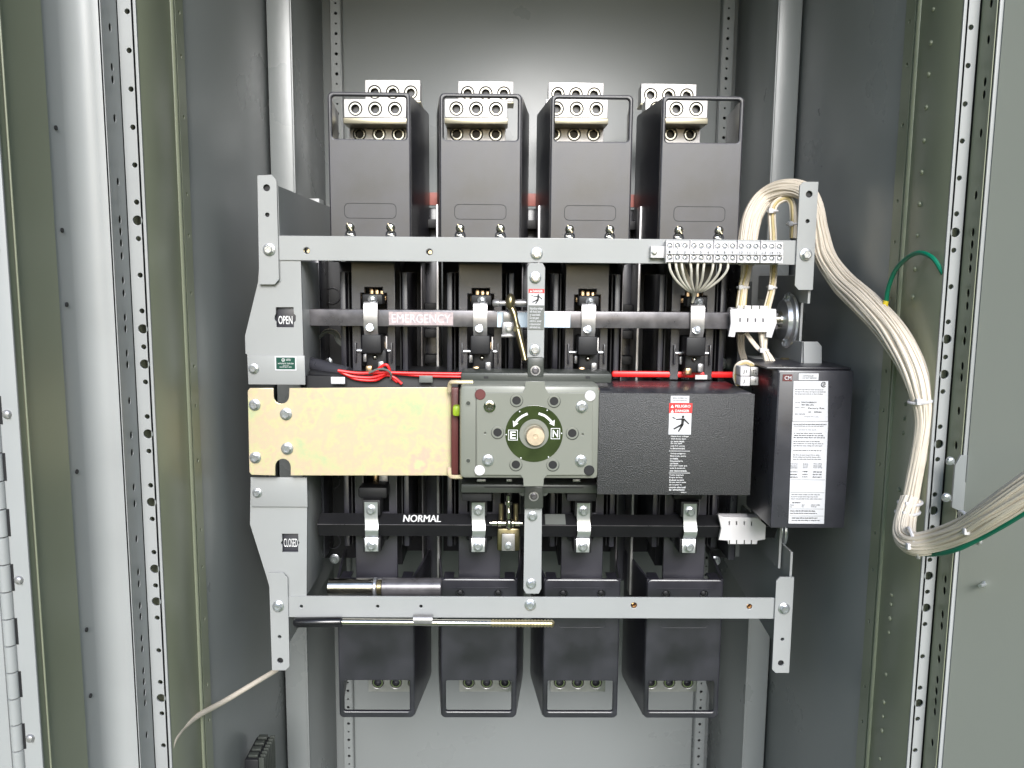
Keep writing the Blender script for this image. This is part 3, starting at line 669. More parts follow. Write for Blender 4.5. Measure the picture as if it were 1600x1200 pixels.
for (s_, y0, y1, w_) in (('Hazardous voltage', 680.6, 683.4, 1076), ('Will shock, burn', 684.4, 687.2, 1072), ('or cause death.', 688.2, 691, 1070), ('Do not open', 691.8, 694.6, 1066), ('until A.C. power', 695.6, 698.4, 1071), ('is disconnected.', 699.2, 702, 1071),
                         ('Voltaje peligroso', 707.5, 710.3, 1072), ('Electrocuta, quema', 711.3, 714.1, 1073), ('o mata.', 715.1, 717.9, 1061), ('Desconectar la', 718.9, 721.7, 1068), ('corriente', 722.7, 725.5, 1061), ('No abrir hasta que', 726.5, 729.3, 1075), ('toda la potencia', 730.3, 733.1, 1072), ('este desconectada.', 734.1, 736.9, 1075),
                         ('Tension dangereuse', 741, 743.8, 1070), ('Risque de choc,', 744.8, 747.6, 1069), ('brulures ou mort.', 748.6, 751.4, 1071), ('Ne pas ouvrir avant', 752.4, 755.2, 1074), ('de couper le', 756.2, 759, 1067), ('courant alternatif.', 760, 762.8, 1074), ('de l alimentation', 763.8, 766.6, 1072), ('300214', 768.6, 770.2, 1075)):
    x0_ = 1048.5 - (y0 - 680) * .04
    ptext(ds, s_, 1064 if s_ == '300214' else x0_, y0, w_ - (y0 - 680) * .03, y1, ytx, 'inkw', bold=.012)
for yy in (704.5, 738.8): PB('rule', 'inkw', ds, 1045, yy, 1078, yy + .6, ytx, .0002, 0)

# ------------------------------------------------------------------ control module
YM = .945
cm = thing('control_module', 'tall dark grey control module box with long white data label', 'control module', U(1265, 825, YM))
a, b_, c, d = rect(1210, 579, 1327, 825.5, YM)
B('module_body', 'module', cm, a, b_, YM, 1.045, c, d, .0018)
B('module_lid', 'black', cm, a - .012, b_ - .001, YM + .006, 1.05, d + .0005, d + .003, .0006)
bm = bmesh.new(); cyl(bm, (a + .001, YM + .0004, c + .003), (a + .001, YM + .0004, d - .003), .0012, n=8); obj('edge_bead', bm, 'module', cm)
ml = thing('data_label', 'long white printed data label on the control module front', 'label', U(1262, 818, YM - .001))
ym = YM - .0006
PB('small_sticker', 'label', ml, 1248, 583.5, 1279, 594, ym, .0003, 0)
plate('upper_sheet', 'label', ml, P2([(1240, 595.5), (1294, 595.5), (1293.5, 658), (1238.5, 658)], ym), [], ym, .0003, .00003)
plate('lower_sheet', 'label', ml, P2([(1238, 658.7), (1294, 658.7), (1287.5, 818.5), (1232, 818)], ym), [], ym, .0003, .00003)
PB('corner_tag', 'maroon', ml, 1223, 585, 1238, 595.5, ym, .0003, 0); yk = ym - .0003
ptext(ml, 'CM', 1226, 587.5, 1236.5, 593.5, yk, 'label', bold=.01)
ptext(ml, 'CONTROLLER\nDO NOT REMOVE', 1254, 586, 1276, 592, yk, 'ink')
v = U(1287, 601, yk); bm = bmesh.new(); pr = [bm.verts.new((v.x + S(q) * math.cos(a_), yk, v.z + S(q) * math.sin(a_))) for a_ in [R(40 + 280 * i / 16) for i in range(17)] for q in (4.2, 3)]
for i in range(16): bm.faces.new((pr[2 * i], pr[2 * i + 1], pr[2 * i + 3], pr[2 * i + 2]))
obj('round_mark', bm, 'ink', ml, smooth=False); ptext(ml, 'SP', 1285, 599, 1290, 603.5, yk, 'ink', bold=.02)
rnd = random.Random(3)
def words(n):
    W = 'switch must be rated for use on circuit with fuse or breaker when protected by this type the short time rating amps volts and load bank test see manual for use wire only torque lugs to values shown check list'.split()
    s_ = ''
    while len(s_) < n: s_ += rnd.choice(W) + ' '
    return s_[:n].strip()
def micro(y0, y1, k, x0=1241, x1=1290, chars=40, m_='ink', full=1):
    h = (y1 - y0) / k; bms = None
    for i in range(k):
        yy = y0 + i * h; sl_ = (yy - 660) * .04 if yy > 660 else 0
        ptext(ml, words(chars), x0 - sl_, yy, x1 - sl_ - rnd.uniform(0, 8) * full, yy + h * .6, yk, m_, bold=.035)
micro(608, 618, 3, 1242, 1292, 44)
ptext(ml, 'CAT NO', 1242, 628, 1250, 630, yk, 'ink'); ptext(ml, 'D00ATSA30800N5XC', 1252, 627.4, 1277, 630, yk, 'ink', bold=.01); ptext(ml, '480V 800A 60Hz', 1252, 631.4, 1272, 633.8, yk, 'ink', bold=.01)
ptext(ml, 'PHASE 3  WIRE 4', 1242, 635.5, 1258, 637.3, yk, 'ink'); ptext(ml, 'Factory Res', 1263, 636.5, 1288, 640, yk, 'ink', bold=.015); ptext(ml, 'to   60sec', 1263, 642, 1284, 645, yk, 'ink', bold=.015)
ptext(ml, 'SER 1003498', 1242, 646, 1258, 648, yk, 'ink'); ptext(ml, 'MADE IN USA', 1257, 650.5, 1279, 652, yk, 'ink')
micro(662, 668, 2, 1240, 1292, 52); micro(671, 673.5, 1, 1248, 1284, 26); micro(676, 686, 3); micro(689, 699, 3); micro(703, 706.5, 1); micro(710, 720, 3)
for x0_, x1_ in ((1238, 1250), (1257, 1266), (1273, 1288)): micro(724, 733, 3, x0_, x1_, 12, full=.2); micro(736, 748, 3, x0_, x1_, 12, full=.2)
for yy in (749.5, 769.5, 795, 806): PB('rule', 'grey_lbl', ml, 1236.5 - (yy - 740) * .045, yy, 1289.5 - (yy - 740) * .045, yy + .5, yk, .0001, 0)
micro(772, 782, 3); micro(784, 788, 1, 1243, 1260, 14); micro(788, 794, 2, 1240, 1250, 10); micro(788, 794, 2, 1258, 1265, 8); micro(788, 794, 2, 1272, 1288, 12); micro(797, 805, 2, 1240, 1286, 44); micro(808, 816, 2, 1243, 1290, 44)
# grey tab bracket behind the module
tb = thing('module_bracket', 'grey folded bracket with cut corner above the control module', 'bracket', U(1245, 572, 1.03))
plate('bracket_tab', 'paint', tb, P2([(1256, 534), (1278, 534), (1284, 541), (1284, 600), (1256, 600)], 1.0), [], 1.0, .003)
plateX('bracket_side', 'paint', tb, [(1.004, U(1256, 600, 1.0).z), (1.004, U(1256, 534, 1.0).z), (1.12, U(1256, 540, 1.0).z), (1.12, U(1256, 600, 1.0).z)], [], U(1256, 560, 1.0).x, .003)
B('bracket_shelf', 'paint', tb, U(1196, 570, 1.03).x, U(1256, 570, 1.0).x - .002, 1.03, 1.12, U(1200, 566, 1.03).z - .003, U(1200, 566, 1.03).z)
vv = U(1226, 568, 1.05); bm = bmesh.new(); lathe(bm, (vv.x, vv.y, U(1200, 566, 1.03).z), (0, 0, 1), ((0, S(9)), (.002, S(9)), (.004, S(6))), 18); obj('rivet_and_sun_spot', bm, 'brass', tb)

# ------------------------------------------------------------------ shrouds (upper and lower), four poles
YSH = 1.06
SC = [U(x, 250, YSH).x for x in (577.5, 749.5, 923, 1096)]
pitch = (SC[3] - SC[0]) / 3; X0 = SC[0]; DX = [Vector((pitch * i, 0, 0)) for i in range(4)]
W2 = .0515
def shroud(up):
    if up:
        ztop = U(X0 and 577, 143.5, YSH).z; zop = U(577, 217, YSH).z; zbot = U(577, 408, YSH).z; zl0, zl1 = U(583, 341.5, YSH).z, U(583, 317.5, YSH).z
    else:
        ztop = U(600, 904, YSH).z; zop = U(600, 1063.5, YSH).z; zbot = U(600, 1121.5, YSH).z
    t_ = thing('terminal_shroud', ('%s upper black terminal shroud with its opening on top' if up else '%s lower black terminal shroud with its opening at the bottom') % ORD[0], 'shroud', (X0, YSH, min(ztop, zbot)), 'black shrouds over the %s lugs' % ('upper' if up else 'lower'))
    tk = .0052
    if up:
        outer = rrect(X0 - W2, X0 + W2, zbot, ztop, .006); hole = rrect(X0 - W2 + tk, X0 + W2 - tk, zop, ztop - tk, .0035)
        # label recess line
        rl = rrect(X0 - .033, X0 + .033, zl0, zl1, .006)
    else:
        outer = rrect(X0 - W2, X0 + W2, zbot, ztop, .006); hole = rrect(X0 - W2 + tk + .0015, X0 + W2 - tk - .0015, zbot + .0095, zop, .0025)
    hs = [hole]
    if up: hs += [circ(X0 + s * .0257, U(584, 367, YSH).z, .0052, 14) for s in (-1, 1)]
    else: hs += [circ(X0 + s * .0257, U(600, 927, YSH).z, .0050, 14) for s in (-1, 1)]
    plate('front_panel', 'black', t_, outer, hs, YSH, .006, .0019)
    for s in (-1, 1):
        bm = bmesh.new()
        if up: pr_ = [(YSH + .003, ztop - .003), (1.175, ztop - .003), (1.18, ztop - .006), (1.18, zbot), (YSH + .003, zbot)]
        else: pr_ = [(YSH + .003, zbot + .003), (1.172, zbot + .003), (1.18, zbot + .008), (1.18, ztop), (YSH + .003, ztop)]
        va = []
        for off in (0, .003):
            va.append([bm.verts.new((X0 + s * (W2 - off + .013 * (y - YSH) / .12), y, z)) for y, z in pr_])
        bm.faces.new(va[0]); bm.faces.new(va[1][::-1]); n = len(pr_)
        for i in range(n): bm.faces.new((va[0][i], va[0][(i + 1) % n], va[1][(i + 1) % n], va[1][i]))
        obj('side_wall', bm, 'black', t_)
    if up:
        e_ = .0007
        ri = rrect(X0 - .033 + e_, X0 + .033 - e_, zl0 + e_, zl1 - e_, .0055)
        plate('label_outline', 'dark', t_, rl, [ri], YSH - .0003, .0006, .0001)
        B('top_rim', 'black', t_, X0 - W2 + .003, X0 + W2 - .003, YSH + .002, YSH + .010, ztop - .0035, ztop - .0008)
        for s in (-1, 1): fast('screw', t_, (X0 + s * .0257, YSH - .0005, U(584, 355, YSH).z), .0056, 'steel', rot=(0, 1.0, 0)); 
        B('step', 'black', t_, X0 - W2 + .004, X0 + W2 - .004, YSH - .0014, YSH - .0004, ztop - .141, ztop - .140) if False else None
    else:
        B('bottom_rim', 'black', t_, X0 - W2 + .003, X0 + W2 - .003, YSH + .002, YSH + .012, zbot + .0008, zbot + .004)
        B('moulded_line', 'black', t_, X0 - W2 + .012, X0 + W2 - .012, YSH - .001, YSH + .0005, ztop - .0125, ztop - .0118)
        for s in (-1, 1): B('shoulder', 'black', t_, X0 + s * .0345, X0 + s * (W2 - .003), YSH + .003, YSH + .03, ztop - .0035, ztop - .0008)
        plate('label_outline', 'black', t_, rrect(X0 - .033, X0 + .033, U(600, 980, YSH).z, U(600, 962, YSH).z, .005), [rrect(X0 - .0322, X0 + .0322, U(600, 980, YSH).z + .0008, U(600, 962, YSH).z - .0008, .0045)], YSH - .0003, .0006, .0001)
    for s in (-1, 1): fast('screw', t_, (X0 + s * .0257, YSH + .006, U(584 if up else 600, 367 if up else 927, YSH).z), .0045, 'zinc' if up else 'dark', name='recessed_nut', rot=(0, .3, 0))
    for i in range(1, 4): copy_tree(t_, DX[i], ('%s upper black terminal shroud with its opening on top' if up else '%s lower black terminal shroud with its opening at the bottom') % ORD[i])
shroud(True); shroud(False)

# ------------------------------------------------------------------ pole units behind the shafts
YN = 1.075
def pole():
    t_ = thing('pole_unit', '%s black moulded pole unit between its upper and lower shrouds' % ORD[0], 'switch pole', (X0, 1.2, U(590, 905, YN).z), 'black pole units of the transfer switch')
    zt_, zb_ = U(586, 400, YN).z, U(600, 908, YN).z; nw = .0283
    zc = U(586, 449, YN).z; z2 = U(586, 590, YN).z; z3 = U(590, 742, YN).z
    sh_ = U(586, 458, YN).z
    up_ = [(X0 - nw, zt_), (X0 - nw, z2), (X0 - .0165, z2), (X0 - .0165, sh_), (X0 - .011, sh_), (X0 - .011, zc), (X0 + .012, zc), (X0 + .012, sh_), (X0 + .0175, sh_), (X0 + .0175, z2), (X0 + nw, z2), (X0 + nw, zt_)]
    plate('neck', 'black', t_, up_, [], YN, .006, .0008)
    lo_ = [(X0 - nw, z3), (X0 - .0165, z3), (X0 - .0165, U(590, 800, YN).z), (X0 + .0175, U(590, 800, YN).z), (X0 + .0175, z3), (X0 + nw, z3), (X0 + nw, zb_), (X0 - nw, zb_)]
    plate('neck', 'black', t_, lo_, [], YN, .006, .0008)
    B('pole_body', 'dark', t_, X0 - .058, X0 + .058, 1.20, 1.30, zb_, zt_)
    for s in (-1, 1):
        xq = X0 + s * .0555 if s > 0 else X0 - .0555
        # barrier fins with pale front edges
        for zz0, zz1 in ((U(586, 590, YN).z, U(586, 425, YN).z), (U(590, 855, YN).z, U(590, 742, YN).z)):
            B('barrier_fin', 'black', t_, X0 + s * .0405 - .0034, X0 + s * .0405 + .0034, 1.08, 1.20, zz0, zz1, .0008)
            B('barrier_wall', 'dark', t_, X0 + s * .034 - .001, X0 + s * .034 + .001, 1.085, 1.20, zz0, zz1)
    # cavity, hinge and contacts
    for sg in (-1, 1): B('lever_plate', 'black', t_, X0 + sg * .0235 - .001, X0 + sg * .0235 + .001, 1.068, 1.078, U(586, 566, YN).z, U(586, 535, YN).z)
    zz = U(586, 548, YN).z; bm = bmesh.new(); cyl(bm, (X0 - .022, 1.074, zz), (X0 + .022, 1.074, zz), .0022, n=12); obj('hinge_pin', bm, 'zinc', t_)
    B('cavity_floor', 'copper', t_, X0 - .014, X0 + .015, 1.09, 1.10, U(586, 470, YN).z, U(586, 462, YN).z, .001)
    B('arc_runner', 'tin', t_, X0 + .0145, X0 + .0172, 1.078, 1.12, U(586, 585, YN).z, U(586, 525, YN).z, .0005)
    B('clip_plate', 'white', t_, X0 + .004, X0 + .020, 1.066, 1.0675, U(586, 588, YN).z, U(586, 581, YN).z)
    for k in range(3): B('blow_out_plate', 'module', t_, X0 - .026 + k * .002, X0 - .0252 + k * .002, 1.10, 1.13, z3 - .03, z3)
    B('cavity_wall', 'dark', t_, X0 - .027, X0 + .027, 1.14, 1.20, zb_, zt_)
    for k in range(3): B('contact_finger', 'copper', t_, X0 - .007 + k * .0068, X0 - .0015 + k * .0068, 1.088, 1.13, U(586, 476, YN).z, U(586, 451, YN).z - .001 * k, .0012)
    for (u, v_, w_, h_, mm) in ((-.012, 560, .006, 14, 'tin'), (-.004, 572, .005, 10, 'zinc'), (.010, 566, .006, 18, 'tin'), (.0135, 545, .003, 26, 'copper')):
        zc_ = U(586, v_, YN).z; B('arcing_tip', mm, t_, X0 + u - w_ / 2, X0 + u + w_ / 2, 1.078, 1.11, zc_ - S(h_) / 2, zc_ + S(h_) / 2, .0015)
    for (u, v_, w_, h_, mm) in ((.009, 758, .013, 34, 'tin'), (-.002, 752, .006, 18, 'copper')):
        zc_ = U(590, v_, YN).z; B('arcing_tip', mm, t_, X0 + u - w_ / 2, X0 + u + w_ / 2, 1.085, 1.12, zc_ - S(h_) / 2, zc_ + S(h_) / 2, .002)
    for k in range(5):
        bm = bmesh.new(); cyl(bm, (X0 - .010 + k * .0022, 1.082, z2), (X0 - .009 + k * .0022, 1.078, U(586, 556, YN).z), .0005, n=6); obj('braid_wire', bm, 'zinc', t_)
    for i in range(1, 4): copy_tree(t_, DX[i], '%s black moulded pole unit between its upper and lower shrouds' % ORD[i])
pole()
# metal spacer channels between the poles, and the red board at the back
names = ['between the first and second poles', 'between the second and third poles', 'between the third and fourth poles']
def channel():
    xc = X0 + pitch / 2 - .002
    zt_, zb_ = U(680, 325, 1.2).z, U(680, 905, 1.2).z
    t_ = thing('spacer_channel', 'bright metal spacer channel ' + names[0], 'spacer', (xc, 1.16, zb_), 'metal spacer channels between the poles')
    B('channel_web', 'module', t_, xc - .012, xc + .012, 1.196, 1.199, zb_, zt_)
    B('channel_flange', 'shaft', t_, xc - .0125, xc - .0105, 1.14, 1.1955, zb_, zt_, .0005)
    B('channel_flange', 'tin', t_, xc + .009, xc + .0125, 1.14, 1.1955, zb_, zt_, .0005)
    for py in (350, 480, 520, 560):
        zz = U(680, py, 1.18).z; B('cross_tab', 'dark', t_, xc - .010, xc + .0085, 1.17, 1.195, zz - .006, zz + .006)
    for i in (1, 2): copy_tree(t_, DX[i], 'bright metal spacer channel ' + names[i])
channel()
rbd = tag(PB('insulating_board', 'brick', None, 560, 302, 1060, 322, 1.187, .006), 'brick red insulating board running behind the upper shrouds', 'board')
# end plates left and right of the poles
for s_, (x0, x1), lb_ in ((-1, (484, 549), 'left'), (1, (1124, 1166), 'right')):
    t_ = thing('end_plate', 'black end plate with round knockouts at the %s side of the poles' % lb_, 'end plate', U((x0 + x1) / 2, 890, 1.17))
    a, b_, c, d = rect(x0, 408, x1, 880, 1.16)
    B('plate_body', 'dark', t_, a, b_, 1.18, 1.21, c, d, .003)
    rail0, rail1 = ((490, 500) if s_ < 0 else (1154, 1164))
    B('edge_rail', 'module', t_, U(rail0, 500, 1.12).x, U(rail1, 500, 1.12).x, 1.12, 1.18, U(495, 872, 1.12).z, U(495, 400, 1.12).z)
    for (x, y) in (((519, 462), (519, 752), (520, 846)) if s_ < 0 else ((1143, 462), (1121, 790), (1118, 848))):
        vv = U(x, y, 1.178); plate('knockout', 'module', t_, circ(vv.x, vv.z, S(13, 1.17), 24), [circ(vv.x, vv.z, S(11.5, 1.17), 24)], 1.178, .0015, .0002)
    for (x, y) in (((512, 566), (523, 873)) if s_ < 0 else ((1130, 568), (1118, 876))): pbolt(t_, x, y, 1.176, 8)

# ------------------------------------------------------------------ lugs
def lug(Y, cx, y0, y1, yr, pitchpx, w, rpx, bev_h, name_i, which, pole_i, cols='tin'):
    a, b_, c, d = rect(cx - w / 2, y0, cx + w / 2, y1, Y)
    t_ = thing('terminal_lug', '%s of the %s pole' % (which, ('leftmost', 'second', 'third', 'rightmost')[pole_i]), 'terminal lug', ((a + b_) / 2, Y, c), 'three-screw cable lugs')
    v = [U(cx + k * pitchpx, yr, Y) for k in (-1, 0, 1)]; zr = sum(q.z for q in v) / 3
    hs = [circ(q.x, zr, S(rpx * .98, Y), 20) for q in v if True]
    ok = zr - S(rpx, Y) > c + .0002 and zr + S(rpx, Y) < d - .0002
    plate('lug_block', 'tin', t_, [(a, c), (b_, c), (b_, d), (a, d)], hs if ok else [], Y, .010, .0006)
    B('lug_base', 'tin', t_, a + .0005, b_ - .0005, Y + .0102, Y + .035, c + .0005, d - .0005, .001)
    B('lug_ledge', 'ledge', t_, a - .001, b_ + .001, Y - .001, Y + .035, c - S(bev_h, Y), c - .0004, .0008) if bev_h else None
    for q in v: fast('ring', t_, (q.x, Y - .0002 + (.003 if ok else 0), zr), S(rpx * .9, Y), 'steel')
for i, (m_, t3, rr_, lo) in enumerate(zip((586, 744, 901, 1057), (592, 744, 897, 1048), (613.5, 759, 900, 1045), (618.5, 760.5, 903, 1046))):
    lug(1.167, m_, 155, 184, 170, 31, 97, 10.5, 9, i, 'middle lug inside the upper opening', i)
    lug(1.2025, t3, 195, 240, 209.5, 30.5, 92, 10, 0, i, 'lower lug inside the upper opening', i)
    lug(1.274, rr_, 125 + i * 2, 157 + i * 1.5, 144 + i * 1.5, 28.3, 86, 10, 3, i, 'rear lug standing above the upper shroud', i)
    lug(1.158, lo, 1045, 1081, 1067, 28.3, 86, 10, 0, i, 'lug showing inside the lower opening', i)

# ------------------------------------------------------------------ shafts
def shaft_thing(up):
    if up:
        a, b_ = U(478, 496, 1.045).x, U(1216, 501, 1.045).x; z0, z1 = (U(500, 509, 1.045).z + U(1100, 514, 1.045).z) / 2, (U(500, 483.5, 1.045).z + U(1100, 488, 1.045).z) / 2
        t_ = thing('operating_shaft', 'upper square operating shaft with the EMERGENCY sticker', 'shaft', ((a + b_) / 2, 1.055, z0))
        B('shaft_bar', 'shaft', t_, a, b_, 1.045, 1.066, z0, z1, .001)
        ys = 1.0445
        PB('emergency_sticker', 'foil', t_, 607.5, 487.5, 708, 508, ys, .0003, 0)
        ptext(t_, 'EMERGENCY', 612, 491, 704, 504.5, ys - .0003, 'label', name='lettering')
        PB('blue_sticker', 'blue', t_, 777, 488, 891, 511.5, ys, .0003, 0)
    else:
        a, b_ = U(496, 823, 1.04).x, U(1216, 827, 1.04).x
        zc = (U(600, 823.5, 1.04).z + U(1100, 827, 1.04).z) / 2
        t_ = thing('operating_shaft', 'lower black square operating shaft marked NORMAL', 'shaft', ((a + b_) / 2, 1.05, zc))
        # square bar turned so that one edge faces the viewer
        ang = R(28); s_ = .0215; bm = bmesh.new(); pr_ = []
        for i in range(4):
            q = ang + R(-135 + 90 * i); pr_.append((1.052 + s_ / 2 * 1.414 * math.cos(q), zc + s_ / 2 * 1.414 * math.sin(q)))
        A = [bm.verts.new((a, y, z)) for y, z in pr_]; C = [bm.verts.new((b_, y, z)) for y, z in pr_]
        for i in range(4): bm.faces.new((A[i], A[(i + 1) % 4], C[(i + 1) % 4], C[i]))
        bm.faces.new(A[::-1]); bm.faces.new(C); bmesh.ops.bevel(bm, geom=list(bm.edges), offset=.0007, segments=2, affect='EDGES')
        obj('shaft_bar', bm, 'dark', t_)
        bm = bmesh.new(); pm = min(pr_, key=lambda p: p[0])
        cyl(bm, (a, pm[0] + .0002, pm[1]), (b_, pm[0] + .0002, pm[1]), .0005, n=6); obj('edge_line', bm, 'shaft', t_)  # thin grey line along the front edge of the bar
        # text on the upper front face
        pts_ = sorted(pr_, key=lambda p: p[0])[:1] + [max(pr_, key=lambda p: p[1])]
        (ya, za_), (yb, zb_) = pts_
        def on_face(o_, f0, f1):
            me = o_.data; off = root_loc(t_); zs = [v.co.z for v in me.vertices]; lo_, hi = min(zs), max(zs)
            nrm = Vector((0, -(zb_ - za_), (yb - ya))).normalized()
            for v in me.vertices:
                f = f0 + (f1 - f0) * (v.co.z - lo_) / (hi - lo_); pnt = Vector((v.co.x + off.x, ya + (yb - ya) * f, za_ + (zb_ - za_) * f)) + nrm * (.0006 + .00005 * (me.vertices[0].co.x % .0003) / .0003)
                v.co = pnt - off
        for dx_ in (0, .45, .9): on_face(ptext(t_, 'NORMAL', 629.3 + dx_, 812, 687.8 + dx_, 824, 1.04, 'inkw'), .22, .82)
        gm_ = bmesh.new(); x0_, x1_ = U(852, 818, 1.04).x, U(884, 818, 1.04).x
        gm_.faces.new([gm_.verts.new((x, 1, z)) for x, z in ((x0_, 0), (x1_, 0), (x1_, 1), (x0_, 1))])
        on_face(obj('grey_sticker', gm_, 'grey_lbl', t_, smooth=False), .05, .95)
    return t_
s1 = shaft_thing(True); s2 = shaft_thing(False)

CL = [U(x, 500, 1.03).x for x in (577, 750, 921, 1093)]
def clamp_up(i, xc):
    t_ = thing('contact_arm', '%s bright strap clamp on the upper shaft over its black contact arm' % ORD[i].capitalize(), 'contact arm', (xc, 1.04, U(580, 560, 1.04).z), 'contact arms on the upper shaft')
    zA, zB = U(577, 476, 1.04).z, U(577, 511, 1.04).z; w_ = .0088
    # strap: profile in Y,Z passing over the shaft front
    prf = [(1.050, zA + .004), (1.042, zA + .003), (1.0395, zA - .001), (1.0395, zB + .001), (1.041, zB - .004), (1.046, zB - .012)]
    bm = bmesh.new(); va = [[bm.verts.new((xc + sg * w_, y + o_, z)) for y, z in prf] for sg, o_ in ((-1, 0), (1, 0), (1, .0015), (-1, .0015))]
    n = len(prf)
    for p, q in ((0, 1), (1, 2), (2, 3), (3, 0)):
        for k in range(n - 1): bm.faces.new((va[p][k], va[q][k], va[q][k + 1], va[p][k + 1]))
    bm.faces.new([va[k][0] for k in range(4)]); bm.faces.new([va[k][-1] for k in (3, 2, 1, 0)])
    obj('strap', bm, 'tin', t_)
    fast('bolt', t_, (xc + .002, 1.046, zA + .0075), .0062, 'zinc', rot=(.7, 0, .3)); fast('bolt', t_, (xc - .001, 1.0405, zB - .0005), .0058, 'zinc', rot=(-.4, .4, 0))
    B('clamp_saddle', 'dark', t_, xc - .012, xc + .014, 1.05, 1.075, zA, zA + .013, .002)
    bm = bmesh.new(); box(bm, xc - .0125, xc + .0125, 1.043, 1.085, zB - .034, zB - .010, .002); 
    obj('carrier', bm, 'dark', t_)
    B('carrier_arm', 'dark', t_, xc - .010, xc + .017, 1.06, 1.09, zB - .058, zB - .030, .004)
    bm = bmesh.new(); bmesh.ops.create_icosphere(bm, subdivisions=2, radius=.0035, matrix=Matrix.Translation((xc + .002, 1.059, zB - .040))); obj('contact_ball', bm, 'steel', t_)
    B('contact_tip', 'tin', t_, xc + .006, xc + .014, 1.055, 1.07, zB - .056, zB - .045, .002)
    B('contact_tip', 'copper', t_, xc - .010, xc - .001, 1.055, 1.07, zB - .060, zB - .051, .002)
for i, x in enumerate(CL): clamp_up(i, x)
CL2 = [U(x, 825, 1.03).x for x in (579, 747, 912, 1079)]
def clamp_lo(i, xc):
    t_ = thing('contact_arm', '%s bright strap clamp on the lower shaft with two square bolted ends' % ORD[i].capitalize(), 'contact arm', (xc, 1.04, U(580, 862, 1.04).z), 'contact arms on the lower shaft')
    z_ = [U(578, q, 1.035).z for q in (785, 808, 822, 831, 841, 862)]; w_ = .0085
    prf = [(1.036, z_[0]), (1.036, z_[1]), (1.0345, z_[2]), (1.0325, (z_[2] + z_[3]) / 2), (1.0325, z_[3]), (1.037, z_[4]), (1.036, z_[4] - .0015), (1.036, z_[5])]
    bm = bmesh.new(); va = [[bm.verts.new((xc + sg * w_ + (.001 if 2 <= k <= 4 else 0), y + o_, z)) for k, (y, z) in enumerate(prf)] for sg, o_ in ((-1, 0), (1, 0), (1, .0015), (-1, .0015))]
    n = len(prf)
    for p, q in ((0, 1), (1, 2), (2, 3), (3, 0)):
        for k in range(n - 1): bm.faces.new((va[p][k], va[q][k], va[q][k + 1], va[p][k + 1]))
    bm.faces.new([va[k][0] for k in range(4)]); bm.faces.new([va[k][-1] for k in (3, 2, 1, 0)])
    obj('strap', bm, 'zinc', t_)
    fast('bolt', t_, (xc, 1.0355, (z_[0] + z_[1]) / 2 - .0005), .0066, 'zinc'); fast('bolt', t_, (xc, 1.0355, (z_[4] + z_[5]) / 2 - .0012), .0066, 'zinc')
    B('saddle', 'dark', t_, xc - .0115, xc + .0115, 1.0385, 1.07, z_[1] + .001, z_[0] + .002, .001); B('saddle', 'dark', t_, xc - .0115, xc + .0115, 1.0385, 1.07, z_[5] - .002, z_[4], .001)
    B('carrier_arm', 'dark', t_, xc - .019, xc + .019, 1.05, 1.085, z_[0] + .001, z_[0] + .016, .003)
    B('carrier_arm', 'dark', t_, xc - .018, xc + .018, 1.065, 1.085, z_[5] + .004, z_[4] + .002, .005)
for i, x in enumerate(CL2): clamp_lo(i, x)

# shaft bearings at the right end
for (px, py, rad, lb_) in ((1219, 500, 42, 'upper'), (1207, 826, 30, 'lower')):
    vv = U(px, py, 1.055)
    t_ = thing('shaft_bearing', 'round zinc flange bearing at the right end of the %s shaft' % lb_, 'bearing', vv)
    bm = bmesh.new(); q = S(rad, 1.055)
    lathe(bm, vv, (1, 0, 0), ((0, q * .42), (.002, q * .75), (.007, q * .80), (.009, q * .98), (.011, q), (.0125, q * .98)), 40); obj('flange', bm, 'zinc', t_)
    bm = bmesh.new(); cyl(bm, vv + Vector((-.012, 0, 0)), vv + Vector((.002, 0, 0)), q * .34, n=24); obj('hub', bm, 'steel', t_)
    for sg in (-1, 1): fast('bolt', t_, vv + Vector((.009, -.002, sg * q * .86)), .0062, 'zinc', rot=(0, 0, R(-70)))
# brackets carrying the bearings
for y0, y1, px in ((430, 560, 1236), (800, 880, 1222)):
    tag(plateX('bearing_bracket', 'paint', None, [(1.03, U(px, y1, 1.05).z), (1.03, U(px, y0, 1.05).z), (1.15, U(px, y0, 1.05).z), (1.15, U(px, y1, 1.05).z)], [], U(px, 500, 1.05).x + .006, .003), 'grey upright bracket behind the %s shaft bearing' % ('upper' if y0 < 600 else 'lower'), 'bracket')

